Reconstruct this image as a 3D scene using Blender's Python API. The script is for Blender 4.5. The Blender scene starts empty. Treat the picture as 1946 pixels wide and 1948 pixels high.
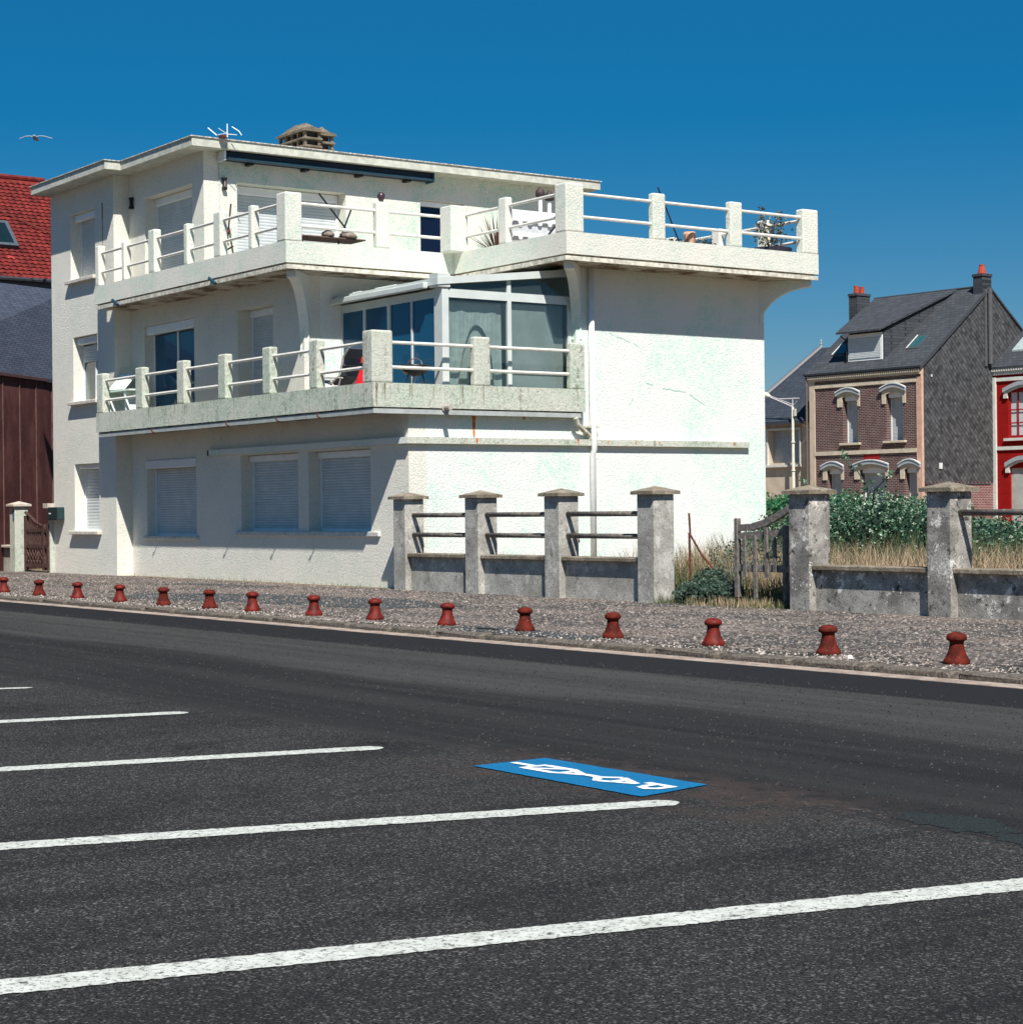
import bpy, bmesh, math, random
from mathutils import Vector, Matrix
random.seed(7)
S = bpy.context.scene
COL = S.collection
PI = math.pi
# ---------------------------------------------------------------- camera
cam = bpy.data.cameras.new('camera'); camo = bpy.data.objects.new('camera', cam); COL.objects.link(camo)
pitch, roll = -0.00083, -0.01084
cp, sp, cr, sr = math.cos(pitch), math.sin(pitch), math.cos(roll), math.sin(roll)
fwd = Vector((0, cp, sp)); r0 = Vector((1, 0, 0)); u0 = Vector((0, -sp, cp))
rt = cr*r0 + sr*u0; up = -sr*r0 + cr*u0
camo.matrix_world = Matrix(((rt.x, up.x, -fwd.x, 0), (rt.y, up.y, -fwd.y, 0), (rt.z, up.z, -fwd.z, 1.42), (0, 0, 0, 1)))
cam.sensor_width = 36; cam.sensor_fit = 'HORIZONTAL'; cam.lens = 36*3720/1946
cam.clip_start = 0.1; cam.clip_end = 3000
S.camera = camo
# ---------------------------------------------------------------- sky, sun, exposure
sun_dir = Vector((0.1415, -0.784, 1.0)).normalized()
world = bpy.data.worlds.new('World'); S.world = world; world.use_nodes = True
wn = world.node_tree.nodes; wl = world.node_tree.links
bg = wn['Background']
sky = wn.new('ShaderNodeTexSky'); sky.sky_type = 'NISHITA'; sky.sun_disc = False
sky.sun_elevation = math.asin(sun_dir.z); sky.sun_rotation = math.atan2(sun_dir.x, sun_dir.y)
sky.altitude = 0; sky.air_density = 1.0; sky.dust_density = 0.25; sky.ozone_density = 3.5
hs = wn.new('ShaderNodeHueSaturation'); hs.inputs['Hue'].default_value = 0.494; hs.inputs['Saturation'].default_value = 1.65
hs.inputs['Value'].default_value = 1.0
even = wn.new('ShaderNodeMix'); even.data_type = 'RGBA'; even.inputs[0].default_value = .42; even.inputs[7].default_value = (.30, 2.25, 5.6, 1)
wl.new(sky.outputs[0], hs.inputs['Color']); wl.new(hs.outputs[0], even.inputs[6]); wl.new(even.outputs[2], bg.inputs['Color'])
bg.inputs['Strength'].default_value = 0.05
sl = bpy.data.lights.new('sun', 'SUN'); so = bpy.data.objects.new('sun', sl); COL.objects.link(so)
sl.energy = 5.0; sl.angle = math.radians(0.5); sl.color = (1.0, 0.975, 0.93)
so.rotation_euler = sun_dir.to_track_quat('Z', 'Y').to_euler()
S.view_settings.view_transform = 'Standard'; S.view_settings.look = 'None'
S.view_settings.gamma = 1; S.view_settings.use_curve_mapping = False; S.view_settings.exposure = 0.5
S.render.engine = 'CYCLES'

# ---------------------------------------------------------------- frames and mesh builder
class Frame:
    """street frame: u runs along the street away to the left, w runs away from the street; local x = -u, y = w"""
    def __init__(s, o, deg): s.o = Vector(o); s.a = math.radians(deg)
    def loc(s, u, w, z):
        c, n = math.cos(s.a), math.sin(s.a)
        return Vector((s.o.x + c*(-u) - n*w, s.o.y + n*(-u) + c*w, z))
F0 = Frame((-1.877, 35.886, 0), -54.457)
FH = Frame((17.656, 84.002, 0), -50.7)
META = {}
def setp(o, label=None, cat=None, group=None, kind=None):
    for k, v in (('label', label), ('category', cat), ('group', group), ('kind', kind)):
        if v: o[k] = v
def thing(name, label, cat, loc=(0, 0, 0), F=F0, rz=0, group=None, kind=None):
    o = bpy.data.objects.new(name, None); COL.objects.link(o); o.empty_display_size = .3
    o.location = F.loc(*loc); o.rotation_euler = (0, 0, F.a + rz)
    META[o.name] = loc; setp(o, label, cat, group, kind)
    return o
class B:
    def __init__(s, org=(0, 0, 0), m=None):
        s.bm = bmesh.new(); s.org = org; s.m = m or (lambda a, b, c: (a, b, c)); s.shade = 1.0
        s.lay = s.bm.faces.layers.float.new('shade')
    def v(s, p):
        q = s.m(*p); return s.bm.verts.new((-(q[0]-s.org[0]), q[1]-s.org[1], q[2]-s.org[2]))
    def f(s, vs):
        try: fa = s.bm.faces.new(vs)
        except ValueError: return None
        fa[s.lay] = s.shade; return fa
    def quad(s, *ps): return s.f([s.v(p) for p in ps])
    def box(s, a0, a1, b0, b1, c0, c1, bev=0, seg=2):
        vs = [s.v((a, b, c)) for a in (a0, a1) for b in (b0, b1) for c in (c0, c1)]
        fs = [s.f([vs[i] for i in q]) for q in ((0, 1, 3, 2), (4, 6, 7, 5), (0, 4, 5, 1), (2, 3, 7, 6), (0, 2, 6, 4), (1, 5, 7, 3))]
        if bev:
            es = list({e for f_ in fs for e in f_.edges})
            r = bmesh.ops.bevel(s.bm, geom=es, offset=bev, segments=seg, profile=.5, affect='EDGES')
            for f_ in r['faces']: f_[s.lay] = s.shade
        return s
    def hexa(s, bot, top):
        """two quads of four points each"""
        vb = [s.v(p) for p in bot]; vt = [s.v(p) for p in top]; n = len(vb)
        s.f(vb); s.f(vt)
        for i in range(n): s.f([vb[i], vb[(i+1) % n], vt[(i+1) % n], vt[i]])
        return s
    def prism(s, pts, axis, a0, a1):
        def mk(p, a):
            return {'u': (a, p[0], p[1]), 'w': (p[0], a, p[1]), 'z': (p[0], p[1], a)}[axis]
        return s.hexa([mk(p, a0) for p in pts], [mk(p, a1) for p in pts])
    def tube(s, path, r, n=8, caps=True):
        P = [Vector(s.m(*p)) for p in path]; rings = []
        for i, p in enumerate(P):
            d = (P[min(i+1, len(P)-1)] - P[max(i-1, 0)]).normalized()
            a = d.orthogonal().normalized() if i == 0 else (pa - d*pa.dot(d)).normalized()
            pa = a; b = d.cross(a); rr = r[i] if isinstance(r, (list, tuple)) else r
            ring = []
            for k in range(n):
                t = 2*PI*k/n; q = p + (a*math.cos(t) + b*math.sin(t))*rr
                ring.append(s.bm.verts.new((-(q.x-s.org[0]), q.y-s.org[1], q.z-s.org[2])))
            rings.append(ring)
        for i in range(len(rings)-1):
            for k in range(n): s.f([rings[i][k], rings[i][(k+1) % n], rings[i+1][(k+1) % n], rings[i+1][k]])
        if caps: s.f(rings[0]); s.f(rings[-1])
        return s
    def lathe(s, prof, c, n=20):
        rings = []
        for r, z in prof:
            rings.append([s.v((c[0]+r*math.cos(2*PI*k/n), c[1]+r*math.sin(2*PI*k/n), z)) for k in range(n)])
        for i in range(len(rings)-1):
            for k in range(n): s.f([rings[i][k], rings[i][(k+1) % n], rings[i+1][(k+1) % n], rings[i+1][k]])
        s.f(rings[0]); s.f(rings[-1])
        return s
    def wall(s, As, Zs, solid, d0, d1):
        """wall in the (a, z) plane between depth d0 and d1 from a grid of breakpoints; clean openings with reveals"""
        As = sorted(set(As)); Zs = sorted(set(Zs)); vc = {}
        def V(a, d, z):
            k = (round(a, 4), round(d, 4), round(z, 4))
            if k not in vc: vc[k] = s.v((a, d, z))
            return vc[k]
        na, nz = len(As)-1, len(Zs)-1
        sol = lambda i, j: 0 <= i < na and 0 <= j < nz and solid((As[i]+As[i+1])/2, (Zs[j]+Zs[j+1])/2)
        for i in range(na):
            for j in range(nz):
                if not sol(i, j): continue
                a0, a1, z0, z1 = As[i], As[i+1], Zs[j], Zs[j+1]
                s.f([V(a0, d0, z0), V(a1, d0, z0), V(a1, d0, z1), V(a0, d0, z1)])
                s.f([V(a0, d1, z0), V(a1, d1, z0), V(a1, d1, z1), V(a0, d1, z1)])
                if not sol(i-1, j): s.f([V(a0, d0, z0), V(a0, d1, z0), V(a0, d1, z1), V(a0, d0, z1)])
                if not sol(i+1, j): s.f([V(a1, d0, z0), V(a1, d1, z0), V(a1, d1, z1), V(a1, d0, z1)])
                if not sol(i, j-1): s.f([V(a0, d0, z0), V(a1, d0, z0), V(a1, d1, z0), V(a0, d1, z0)])
                if not sol(i, j+1): s.f([V(a0, d0, z1), V(a1, d0, z1), V(a1, d1, z1), V(a0, d1, z1)])
        return s
    def mesh(s, name, mat, smooth=False):
        bmesh.ops.recalc_face_normals(s.bm, faces=s.bm.faces)
        me = bpy.data.meshes.new(name); s.bm.to_mesh(me); s.bm.free()
        if mat: me.materials.append(mat)
        if smooth:
            for p in me.polygons: p.use_smooth = True
        return me
    def obj(s, name, mat, parent, smooth=False, label=None, kind=None):
        o = bpy.data.objects.new(name, s.mesh(name, mat, smooth)); COL.objects.link(o); o.parent = parent
        setp(o, label, None, None, kind); return o
    def single(s, name, mat, label, cat, F=F0, rz=0, smooth=False, group=None, kind=None):
        o = bpy.data.objects.new(name, s.mesh(name, mat, smooth)); COL.objects.link(o)
        o.location = F.loc(*s.org); o.rotation_euler = (0, 0, F.a + rz); setp(o, label, cat, group, kind); return o
def copy_tree(o, loc=None, F=F0):
    n = o.copy(); COL.objects.link(n)
    if loc is not None: n.location = F.loc(*loc)
    for c in o.children:
        c2 = c.copy(); COL.objects.link(c2); c2.parent = n
        for g in c.children:
            g2 = g.copy(); COL.objects.link(g2); g2.parent = c2
    return n
def put(o, parent, du=0, dw=0, dz=0):
    """a linked copy of a part, moved by (du, dw, dz) in the parent's frame"""
    c = o.copy(); COL.objects.link(c); c.parent = parent; c.location = (o.location.x-du, o.location.y+dw, o.location.z+dz); return c

# ---------------------------------------------------------------- materials
def srgb(r, g, b):
    f = lambda c: (c/255/12.92) if c/255 <= .04045 else ((c/255+.055)/1.055)**2.4
    return (f(r), f(g), f(b))
class M:
    def __init__(s, name, rough=.8, spec=.3):
        s.mat = bpy.data.materials.new(name); s.mat.use_nodes = True
        s.nt = s.mat.node_tree; s.N = s.nt.nodes; s.L = s.nt.links
        s.p = s.N['Principled BSDF']; s.p.inputs['Roughness'].default_value = rough
        s.p.inputs['Specular IOR Level'].default_value = spec
        s.tc = s.N.new('ShaderNodeTexCoord').outputs['Object']; s.h = None
    def vec(s, sc=(1, 1, 1), rot=(0, 0, 0)):
        if sc == (1, 1, 1): rot = (.62, .41, .83)   # keeps the noise lattice off the wall planes
        m = s.N.new('ShaderNodeMapping'); m.inputs['Scale'].default_value = sc; m.inputs['Rotation'].default_value = rot
        s.L.new(s.tc, m.inputs[0]); return m.outputs[0]
    def noise(s, scale, detail=3, rough=.55, sc=(1, 1, 1), lo=None, hi=None, dist=0):
        n = s.N.new('ShaderNodeTexNoise'); n.inputs['Scale'].default_value = scale; n.inputs['Detail'].default_value = detail
        n.inputs['Roughness'].default_value = rough; n.inputs['Distortion'].default_value = dist
        s.L.new(s.vec(sc), n.inputs['Vector']); o = n.outputs['Fac']
        if lo is not None: o = s.ramp(o, lo, hi)
        return o
    def white(s, scale, sc=(1, 1, 1)):
        n = s.N.new('ShaderNodeTexVoronoi'); n.inputs['Scale'].default_value = scale; s.L.new(s.vec(sc), n.inputs['Vector'])
        h = s.N.new('ShaderNodeSeparateColor'); s.L.new(n.outputs['Color'], h.inputs[0]); return h.outputs[0]
    def ramp(s, x, lo, hi):
        r = s.N.new('ShaderNodeMapRange'); r.inputs['From Min'].default_value = lo; r.inputs['From Max'].default_value = hi
        r.interpolation_type = 'SMOOTHSTEP'; s.L.new(x, r.inputs['Value']); return r.outputs[0]
    def math(s, op, a, b=0):
        n = s.N.new('ShaderNodeMath'); n.operation = op
        for i, q in enumerate((a, b)):
            if isinstance(q, (int, float)): n.inputs[i].default_value = q
            else: s.L.new(q, n.inputs[i])
        return n.outputs[0]
    def mix(s, fac, a, b):
        n = s.N.new('ShaderNodeMix'); n.data_type = 'RGBA'
        for i, q in ((0, fac), (6, a), (7, b)):
            if isinstance(q, (int, float)): n.inputs[i].default_value = q
            elif isinstance(q, (tuple, list)): n.inputs[i].default_value = (*q[:3], 1)
            else: s.L.new(q, n.inputs[i])
        return n.outputs[2]
    def mul(s, a, f):
        n = s.N.new('ShaderNodeVectorMath'); n.operation = 'SCALE'; s.L.new(a, n.inputs[0])
        if isinstance(f, (int, float)): n.inputs['Scale'].default_value = f
        else: s.L.new(f, n.inputs['Scale'])
        return n.outputs[0]
    def axis(s, i):
        x = s.N.new('ShaderNodeSeparateXYZ'); s.L.new(s.tc, x.inputs[0]); return x.outputs[i]
    def attr(s):
        a = s.N.new('ShaderNodeAttribute'); a.attribute_name = 'shade'; return a.outputs['Fac']
    def color(s, c):
        if isinstance(c, (tuple, list)): s.p.inputs['Base Color'].default_value = (*c[:3], 1)
        else: s.L.new(c, s.p.inputs['Base Color'])
        return s
    def bump(s, h, strength=.5, dist=.02):
        b = s.N.new('ShaderNodeBump'); b.inputs['Strength'].default_value = strength; b.inputs['Distance'].default_value = dist
        s.L.new(h, b.inputs['Height']); s.L.new(b.outputs[0], s.p.inputs['Normal']); return s
def simple(name, c, rough=.6, var=.12, scale=8, bump=0, spec=.3, metal=0, bscale=60):
    m = M(name, rough, spec); n = m.noise(scale, 4)
    lo = tuple(x*(1-var) for x in c); hi = tuple(min(1, x*(1+var)) for x in c)
    m.color(m.mix(m.ramp(n, .3, .7), lo, hi)); m.p.inputs['Metallic'].default_value = metal
    if bump: m.bump(m.noise(bscale, 3), bump, .01)
    return m.mat
def mk_stucco(name, base, tint, amount, dirt=.0, grain=1.0):
    m = M(name, .92, .12)
    big = m.noise(.8, 5, .62, lo=.40, hi=.62); mid = m.noise(7, 4, .7, lo=.40, hi=.62); fine = m.noise(30, 3, .75, lo=.46, hi=.56)
    f = m.math('MULTIPLY', m.math('ADD', m.math('MULTIPLY', m.math('MULTIPLY', big, mid), .45), m.math('MULTIPLY', m.math('MULTIPLY', fine, m.math('ADD', m.math('MULTIPLY', big, .7), .3)), .75)), amount)
    c = m.mix(f, base, tint)
    grain_n = m.noise(48, 2, .8, lo=.50, hi=.68)
    c = m.mix(m.math('MULTIPLY', grain_n, .38*grain), c, tuple(x*.42 for x in base))
    speck = m.noise(24, 3, .8, lo=.68, hi=.73)
    c = m.mix(m.math('MULTIPLY', speck, .6), c, (.20, .22, .19))
    if dirt:
        st = m.noise(3.0, 5, .6, sc=(2.4, 2.4, .35), lo=.48, hi=.70)
        g = m.noise(14, 4, .7, lo=.42, hi=.66)
        c = m.mix(m.math('MULTIPLY', m.math('MULTIPLY', st, g), dirt), c, (.13, .13, .08))
        c = m.mix(m.math('MULTIPLY', g, dirt*.3), c, (.26, .28, .19))
    m.color(c)
    h = m.math('ADD', m.noise(60, 4, .75), m.math('MULTIPLY', m.noise(24, 3), .8))
    m.bump(h, .9, .022); return m.mat
WHITE = (.86, .81, .71)
stucco = mk_stucco('white_roughcast', WHITE, (.52, .64, .52), .42)  # street-wall copy, with less of the overexposure mint painted into its colour
stucco_sunlit = mk_stucco('sunlit_mint_roughcast', WHITE, (.42, .66, .51), .85)  # sunlit side-wall copy: mint of overexposed plaster painted in strongest
stucco_terr = mk_stucco('terrace_roughcast', WHITE, (.46, .66, .54), .60)  # terrace parapets: overexposure mint painted in at medium strength
stucco_smooth = mk_stucco('white_render', (.88, .86, .81), (.52, .80, .66), .75, grain=.30)  # mint blotches here also paint in the overexposed sunlit tint
stucco_old = mk_stucco('weathered_roughcast', (.68, .67, .57), (.42, .54, .42), .9, dirt=.9)
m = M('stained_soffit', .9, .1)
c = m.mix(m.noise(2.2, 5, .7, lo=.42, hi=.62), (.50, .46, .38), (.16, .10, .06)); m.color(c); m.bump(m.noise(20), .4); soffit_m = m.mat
white_paint = simple('white_paint', (.80, .80, .77), .5, .05, 5)
rail_paint = simple('cream_rail_paint', (.74, .70, .62), .5, .10, 9)
pvc = simple('white_plastic', (.78, .80, .80), .35, .04, 3, spec=.5)
alu = simple('white_aluminium', (.58, .61, .57), .3, .05, 3, spec=.5)
zinc = simple('painted_zinc', (.38, .40, .38), .5, .12, 6)
def shutter_m(name, c):
    m = M(name, .5, .35); m.color(m.mix(m.noise(3, 4, lo=.35, hi=.7), tuple(x*.9 for x in c), c)); return m.mat
shut_m = shutter_m('shutter_plastic', (.58, .61, .60)); shut_h = shutter_m('house_shutter', (.52, .55, .54))
black = simple('black_metal', (.018, .018, .02), .4, .2)
dark_in = simple('dark_interior', (.05, .05, .05), .9)
rust = simple('rust', (.10, .03, .018), .9, .4, 20)
navy = simple('navy_awning', (.006, .018, .035), .5, .2, 12)
teal = simple('teal_metal', (.015, .05, .075), .35, .15, 5, spec=.5)
def glass(name, tint, trans, rough=.02, ior=1.6, body=.16):
    m = M(name); g = m.N.new('ShaderNodeBsdfGlossy'); g.inputs['Roughness'].default_value = rough; g.inputs['Color'].default_value = (.9, .95, 1, 1)
    t = m.N.new('ShaderNodeBsdfTransparent'); t.inputs['Color'].default_value = (*trans, 1)
    m.p.inputs['Base Color'].default_value = (*tint, 1); m.p.inputs['Roughness'].default_value = .1
    lw = m.N.new('ShaderNodeLayerWeight'); lw.inputs['Blend'].default_value = .5
    fo = m.math('ADD', .04*(ior-.6), m.math('MULTIPLY', m.math('POWER', lw.outputs['Facing'], 4), .7))
    mx = m.N.new('ShaderNodeMixShader'); m.L.new(fo, mx.inputs[0]); m.L.new(t.outputs[0], mx.inputs[1]); m.L.new(g.outputs[0], mx.inputs[2])
    m2 = m.N.new('ShaderNodeMixShader'); m2.inputs[0].default_value = body; m.L.new(mx.outputs[0], m2.inputs[1]); m.L.new(m.p.outputs[0], m2.inputs[2])
    m.L.new(m2.outputs[0], m.N['Material Output'].inputs['Surface']); return m.mat
glass_m = glass('window_glass', (.10, .14, .14), (.86, .90, .90))
glass_blue = glass('blue_sheen_glass', (.012, .115, .22), (.25, .42, .55), ior=1.9, body=.62)  # sky reflection painted into the pane as blue body colour
# brick in the (x, z) plane
def mk_brick(name, c1, c2, mortar, w=.22, h=.075, plane='xz', bump=.5, ms=.012):
    m = M(name, .9, .1); x = m.N.new('ShaderNodeSeparateXYZ'); m.L.new(m.tc, x.inputs[0])
    cb = m.N.new('ShaderNodeCombineXYZ')
    m.L.new(x.outputs[0] if plane[0] == 'x' else x.outputs[1], cb.inputs[0]); m.L.new(x.outputs[2], cb.inputs[1])
    b = m.N.new('ShaderNodeTexBrick'); m.L.new(cb.outputs[0], b.inputs['Vector'])
    b.inputs['Scale'].default_value = 1; b.inputs['Brick Width'].default_value = w; b.inputs['Row Height'].default_value = h
    b.inputs['Mortar Size'].default_value = ms; b.inputs['Mortar Smooth'].default_value = .2; b.inputs['Bias'].default_value = 0
    b.inputs['Color1'].default_value = (*c1, 1); b.inputs['Color2'].default_value = (*c2, 1); b.inputs['Mortar'].default_value = (*mortar, 1)
    n = m.noise(3, 5, .6, lo=.3, hi=.7); m.color(m.mix(m.math('MULTIPLY', n, .35), b.outputs['Color'], tuple(x*.5 for x in c1)))
    m.bump(m.math('SUBTRACT', 1, b.outputs['Fac']), bump, .01); return m.mat
brick_m = mk_brick('red_brown_brick', (.125, .045, .038), (.075, .038, .038), (.34, .30, .27))
brick_red = mk_brick('painted_red_brick', (.36, .012, .01), (.30, .01, .01), (.26, .008, .008), bump=.3)
slate_m = mk_brick('slate_courses', (.055, .06, .068), (.075, .08, .088), (.028, .03, .034), w=.25, h=.13, ms=.008)
slate_blue = mk_brick('blue_grey_slate', (.055, .066, .095), (.078, .088, .118), (.034, .042, .062), w=.11, h=.06, ms=.006)
slate_dark = mk_brick('dark_slate_courses', (.040, .050, .066), (.058, .068, .085), (.026, .032, .042), w=.2, h=.11, ms=.008)
m = M('slate_pieces', .6, .3); m.color(m.mul(m.mix(m.noise(6, 4, lo=.3, hi=.7), (.050, .052, .054), (.078, .078, .078)), m.attr())); slate_piece = m.mat
m = M('red_clay_tile', .75, .25); m.color(m.mul(m.mix(m.noise(5, 4, lo=.3, hi=.7), (.105, .010, .009), (.185, .024, .018)), m.attr())); tile_m = m.mat
cream = simple('cream_stone', (.56, .48, .36), .85, .12, 5, .3)
pink_stone = simple('pink_render', (.58, .36, .26), .85, .12, 6, .3)
cream_wall = simple('sand_render', (.55, .44, .33), .9, .1, 3, .3)
grey_hood = simple('grey_paint', (.34, .38, .40), .6, .08, 5)
conc = None
def mk_conc(name, c1, c2, lich, lw, sc=1.0):
    m = M(name, .95, .1)
    a = m.noise(2.2*sc, 5, .65, lo=.35, hi=.68); c = m.mix(a, c1, c2)
    sp_ = m.noise(34*sc, 3, .75, lo=.56, hi=.64); c = m.mix(m.math('MULTIPLY', sp_, .75), c, tuple(x*.3 for x in c1))
    l = m.noise(5*sc, 6, .75, lo=.56, hi=.62); c = m.mix(m.math('MULTIPLY', l, lw), c, lich)
    d = m.noise(7*sc, 5, .7, lo=.57, hi=.66); c = m.mix(m.math('MULTIPLY', d, lw), c, (.06, .055, .05))
    m.color(c); m.bump(m.math('ADD', m.noise(40, 4, .7), m.noise(8, 3)), .6, .015); return m.mat
conc_m = mk_conc('old_concrete', (.31, .29, .255), (.50, .475, .42), (.70, .68, .62), .45)
conc_m2 = mk_conc('lichened_concrete', (.19, .175, .155), (.44, .41, .365), (.74, .70, .64), .95)
cap_m = mk_conc('mossy_coping', (.17, .14, .10), (.30, .25, .19), (.46, .38, .28), .6)
chim_m = mk_conc('chimney_stone', (.13, .105, .075), (.24, .195, .14), (.40, .34, .24), .6, 2.0)
wood_grey = simple('weathered_wood', (.16, .14, .125), .9, .35, 18, .5)
wood_brown = simple('dark_brown_wood', (.075, .038, .032), .8, .35, 14, .4)
m = M('brown_cladding', .85, .15)
c = m.mix(m.noise(1.6, 5, .6, sc=(1, 1, .45), lo=.35, hi=.7), (.070, .024, .022), (.15, .06, .052))
c = m.mix(m.math('MULTIPLY', m.noise(40, 3, .7, lo=.55, hi=.66), .6), c, (.17, .09, .08)); m.color(c); m.bump(m.noise(30), .3); clad_m = m.mat
# bollard paint
m = M('bollard_red', .6, .2)
c = m.mix(m.noise(14, 4, lo=.4, hi=.62), (.16, .014, .007), (.08, .009, .006)); c = m.mix(m.noise(60, 3, .7, lo=.6, hi=.7), c, (.19, .06, .045))
m.color(c); m.bump(m.noise(30), .2, .004); boll_m = m.mat
m = M('bollard_faded', .8, .12)
c = m.mix(m.noise(14, 4, lo=.4, hi=.62), (.12, .015, .008), (.06, .010, .006)); c = m.mix(m.noise(60, 3, .7, lo=.6, hi=.7), c, (.20, .085, .065))
m.color(c); m.bump(m.noise(30), .2, .004); boll_m2 = m.mat
# asphalt: zones across w (object y), streaks along the street
m = M('asphalt', .93, .12)
y = m.axis(1); x = m.axis(0)
wob = m.math('MULTIPLY', m.math('SUBTRACT', m.noise(.35, 3), .5), .5)
wob = m.math('ADD', wob, m.math('MULTIPLY', m.math('SUBTRACT', m.noise(.12, 1), .5), 1.6))
yy = m.math('ADD', y, wob)
fine = m.white(110); agg = m.noise(105, 2, .8)
streak = m.noise(1.0, 6, .65, sc=(.10, 2.6, 1))
park = m.mix(m.ramp(agg, .38, .66), (.008, .008, .0078), (.058, .057, .054))
park = m.mix(m.math('MULTIPLY', m.ramp(fine, .84, .96), .85), park, (.15, .145, .13))
park = m.mix(m.math('MULTIPLY', m.noise(.55, 5, .65, lo=.42, hi=.66), .45), park, (.012, .011, .012))
park = m.mix(m.math('MULTIPLY', m.noise(1.3, 5, .7, lo=.60, hi=.68), .30), park, (.050, .046, .042))
vo = m.N.new('ShaderNodeTexVoronoi'); vo.inputs['Scale'].default_value = .55; vo.inputs['Randomness'].default_value = 1; m.L.new(m.vec(), vo.inputs['Vector'])
oil = m.math('SUBTRACT', 1, m.ramp(vo.outputs['Distance'], .03, .24)); park = m.mix(m.math('MULTIPLY', m.math('MULTIPLY', oil, m.noise(9, 4, .7, lo=.40, hi=.62)), .55), park, (.005, .005, .006))
tyre = m.noise(1.0, 4, .6, sc=(3.0, .16, 1), lo=.52, hi=.66); park = m.mix(m.math('MULTIPLY', tyre, .28), park, (.007, .007, .008))
new = m.mix(m.ramp(agg, .3, .7), (.0105, .0102, .0112), (.028, .027, .028))
mid = m.mix(m.ramp(streak, .35, .68), (.014, .0135, .013), (.046, .044, .041))
mid = m.mix(m.math('MULTIPLY', m.ramp(agg, .42, .62), .8), mid, (.095, .092, .084))
low = m.mix(m.ramp(streak, .35, .7), (.010, .010, .010), (.028, .027, .026))
low = m.mix(m.math('MULTIPLY', m.ramp(agg, .45, .68), .7), low, (.060, .058, .056))
c = m.mix(m.ramp(yy, -10.5, -10.1), low, mid)
c = m.mix(m.ramp(y, -8.25, -8.1), c, new)
c = m.mix(m.ramp(m.math('ADD', y, m.math('MULTIPLY', wob, .35)), -12.75, -12.55), park, c)
seam = m.math('SUBTRACT', 1, m.ramp(m.math('ABSOLUTE', m.math('ADD', yy, 12.6)), .0, .32))
wear = m.math('MULTIPLY', m.math('MULTIPLY', m.math('SUBTRACT', 1, m.ramp(m.math('ABSOLUTE', m.math('ADD', y, 12.7)), .30, .75)), m.math('SUBTRACT', 1, m.ramp(m.math('ABSOLUTE', m.math('SUBTRACT', x, 22.1)), 1.0, 2.0))), m.noise(3.5, 4, .65, lo=.40, hi=.60))
c = m.mix(m.math('MULTIPLY', wear, .6), c, (.060, .042, .036))
dust = m.math('MULTIPLY', m.math('MULTIPLY', seam, m.math('ADD', m.ramp(x, 20.0, 21.2), m.math('MULTIPLY', m.noise(.45, 3, .6, lo=.48, hi=.58), .6))), m.noise(7, 5, .75, sc=(.6, 1.8, 1), lo=.50, hi=.66))
c = m.mix(m.math('MULTIPLY', m.math('MULTIPLY', dust, m.noise(22, 4, .8, lo=.46, hi=.58)), .5), c, (.17, .125, .105))
m.color(c); m.bump(m.math('ADD', agg, m.math('MULTIPLY', fine, .5)), .7, .012); asphalt = m.mat
# pavement: gravelled tarmac with moss and shells
m = M('pavement_gravel', .95, .1)
fine = m.white(34); agg = m.noise(60, 2, .8)
c = m.mix(m.ramp(fine, .1, .9), (.095, .078, .067), (.225, .185, .160))
c = m.mix(m.noise(.8, 5, .65, sc=(.45, 1, 1), lo=.44, hi=.56), c, m.mix(m.ramp(agg, .4, .7), (.045, .045, .042), (.13, .12, .11)))
c = m.mix(m.math('MULTIPLY', m.noise(1.6, 5, .7, sc=(.3, 1.5, 1), lo=.60, hi=.66), .9), c, (.022, .022, .015))
w_ = m.axis(1)
edge = m.ramp(w_, -5.2, -5.9)
c = m.mix(m.math('MULTIPLY', edge, m.noise(3.2, 5, .7, sc=(.3, 1, 1), lo=.44, hi=.56)), c, (.035, .036, .030))
c = m.mix(m.math('MULTIPLY', m.ramp(fine, .84, .95), .85), c, (.55, .46, .40))
m.color(c); m.bump(m.math('ADD', fine, agg), .8, .02); pave_m = m.mat
m = M('patch_tarmac', .95, .1); m.color(m.mix(m.ramp(m.noise(70, 2, .7), .35, .7), (.035, .042, .043), (.085, .09, .09))); m.bump(m.noise(60), .5, .01); patch_m = m.mat
m = M('road_patch', .95, .1); m.color(m.mix(m.noise(90, 2, .8, lo=.35, hi=.7), (.013, .0165, .017), (.036, .042, .041))); m.bump(m.noise(70), .6, .01); road_patch_m = m.mat
m = M('kerb_stone', .95, .1)
c = m.mix(m.noise(18, 4, .7, lo=.35, hi=.65), (.065, .058, .046), (.19, .16, .13)); c = m.mix(m.noise(60, 2, .8, lo=.6, hi=.7), c, (.32, .27, .22))
m.color(c); m.bump(m.noise(40), .7, .015); kerb_m = m.mat
m = M('gutter_concrete', .95, .1); c = m.mix(m.noise(5, 5, .7, lo=.38, hi=.62), (.25, .19, .155), (.40, .32, .26)); c = m.mix(m.noise(2.2, 5, .7, sc=(.5, 1, 1), lo=.58, hi=.66), c, (.06, .05, .04)); m.color(c); m.bump(m.noise(40), .5, .01); gutter_m = m.mat
m = M('road_paint', .8, .2)
n1 = m.noise(45, 3, .75, lo=.54, hi=.60); n2 = m.noise(16, 4, .75, lo=.60, hi=.65)
c = m.mix(m.noise(12, 4, lo=.3, hi=.7), (.44, .445, .39), (.56, .57, .51)); c = m.mix(m.math('MULTIPLY', n1, .75), c, (.13, .12, .115)); c = m.mix(n2, c, (.09, .085, .08))
m.color(c); m.bump(m.noise(85, 2, .75), .5, .01); line_m = m.mat
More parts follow.
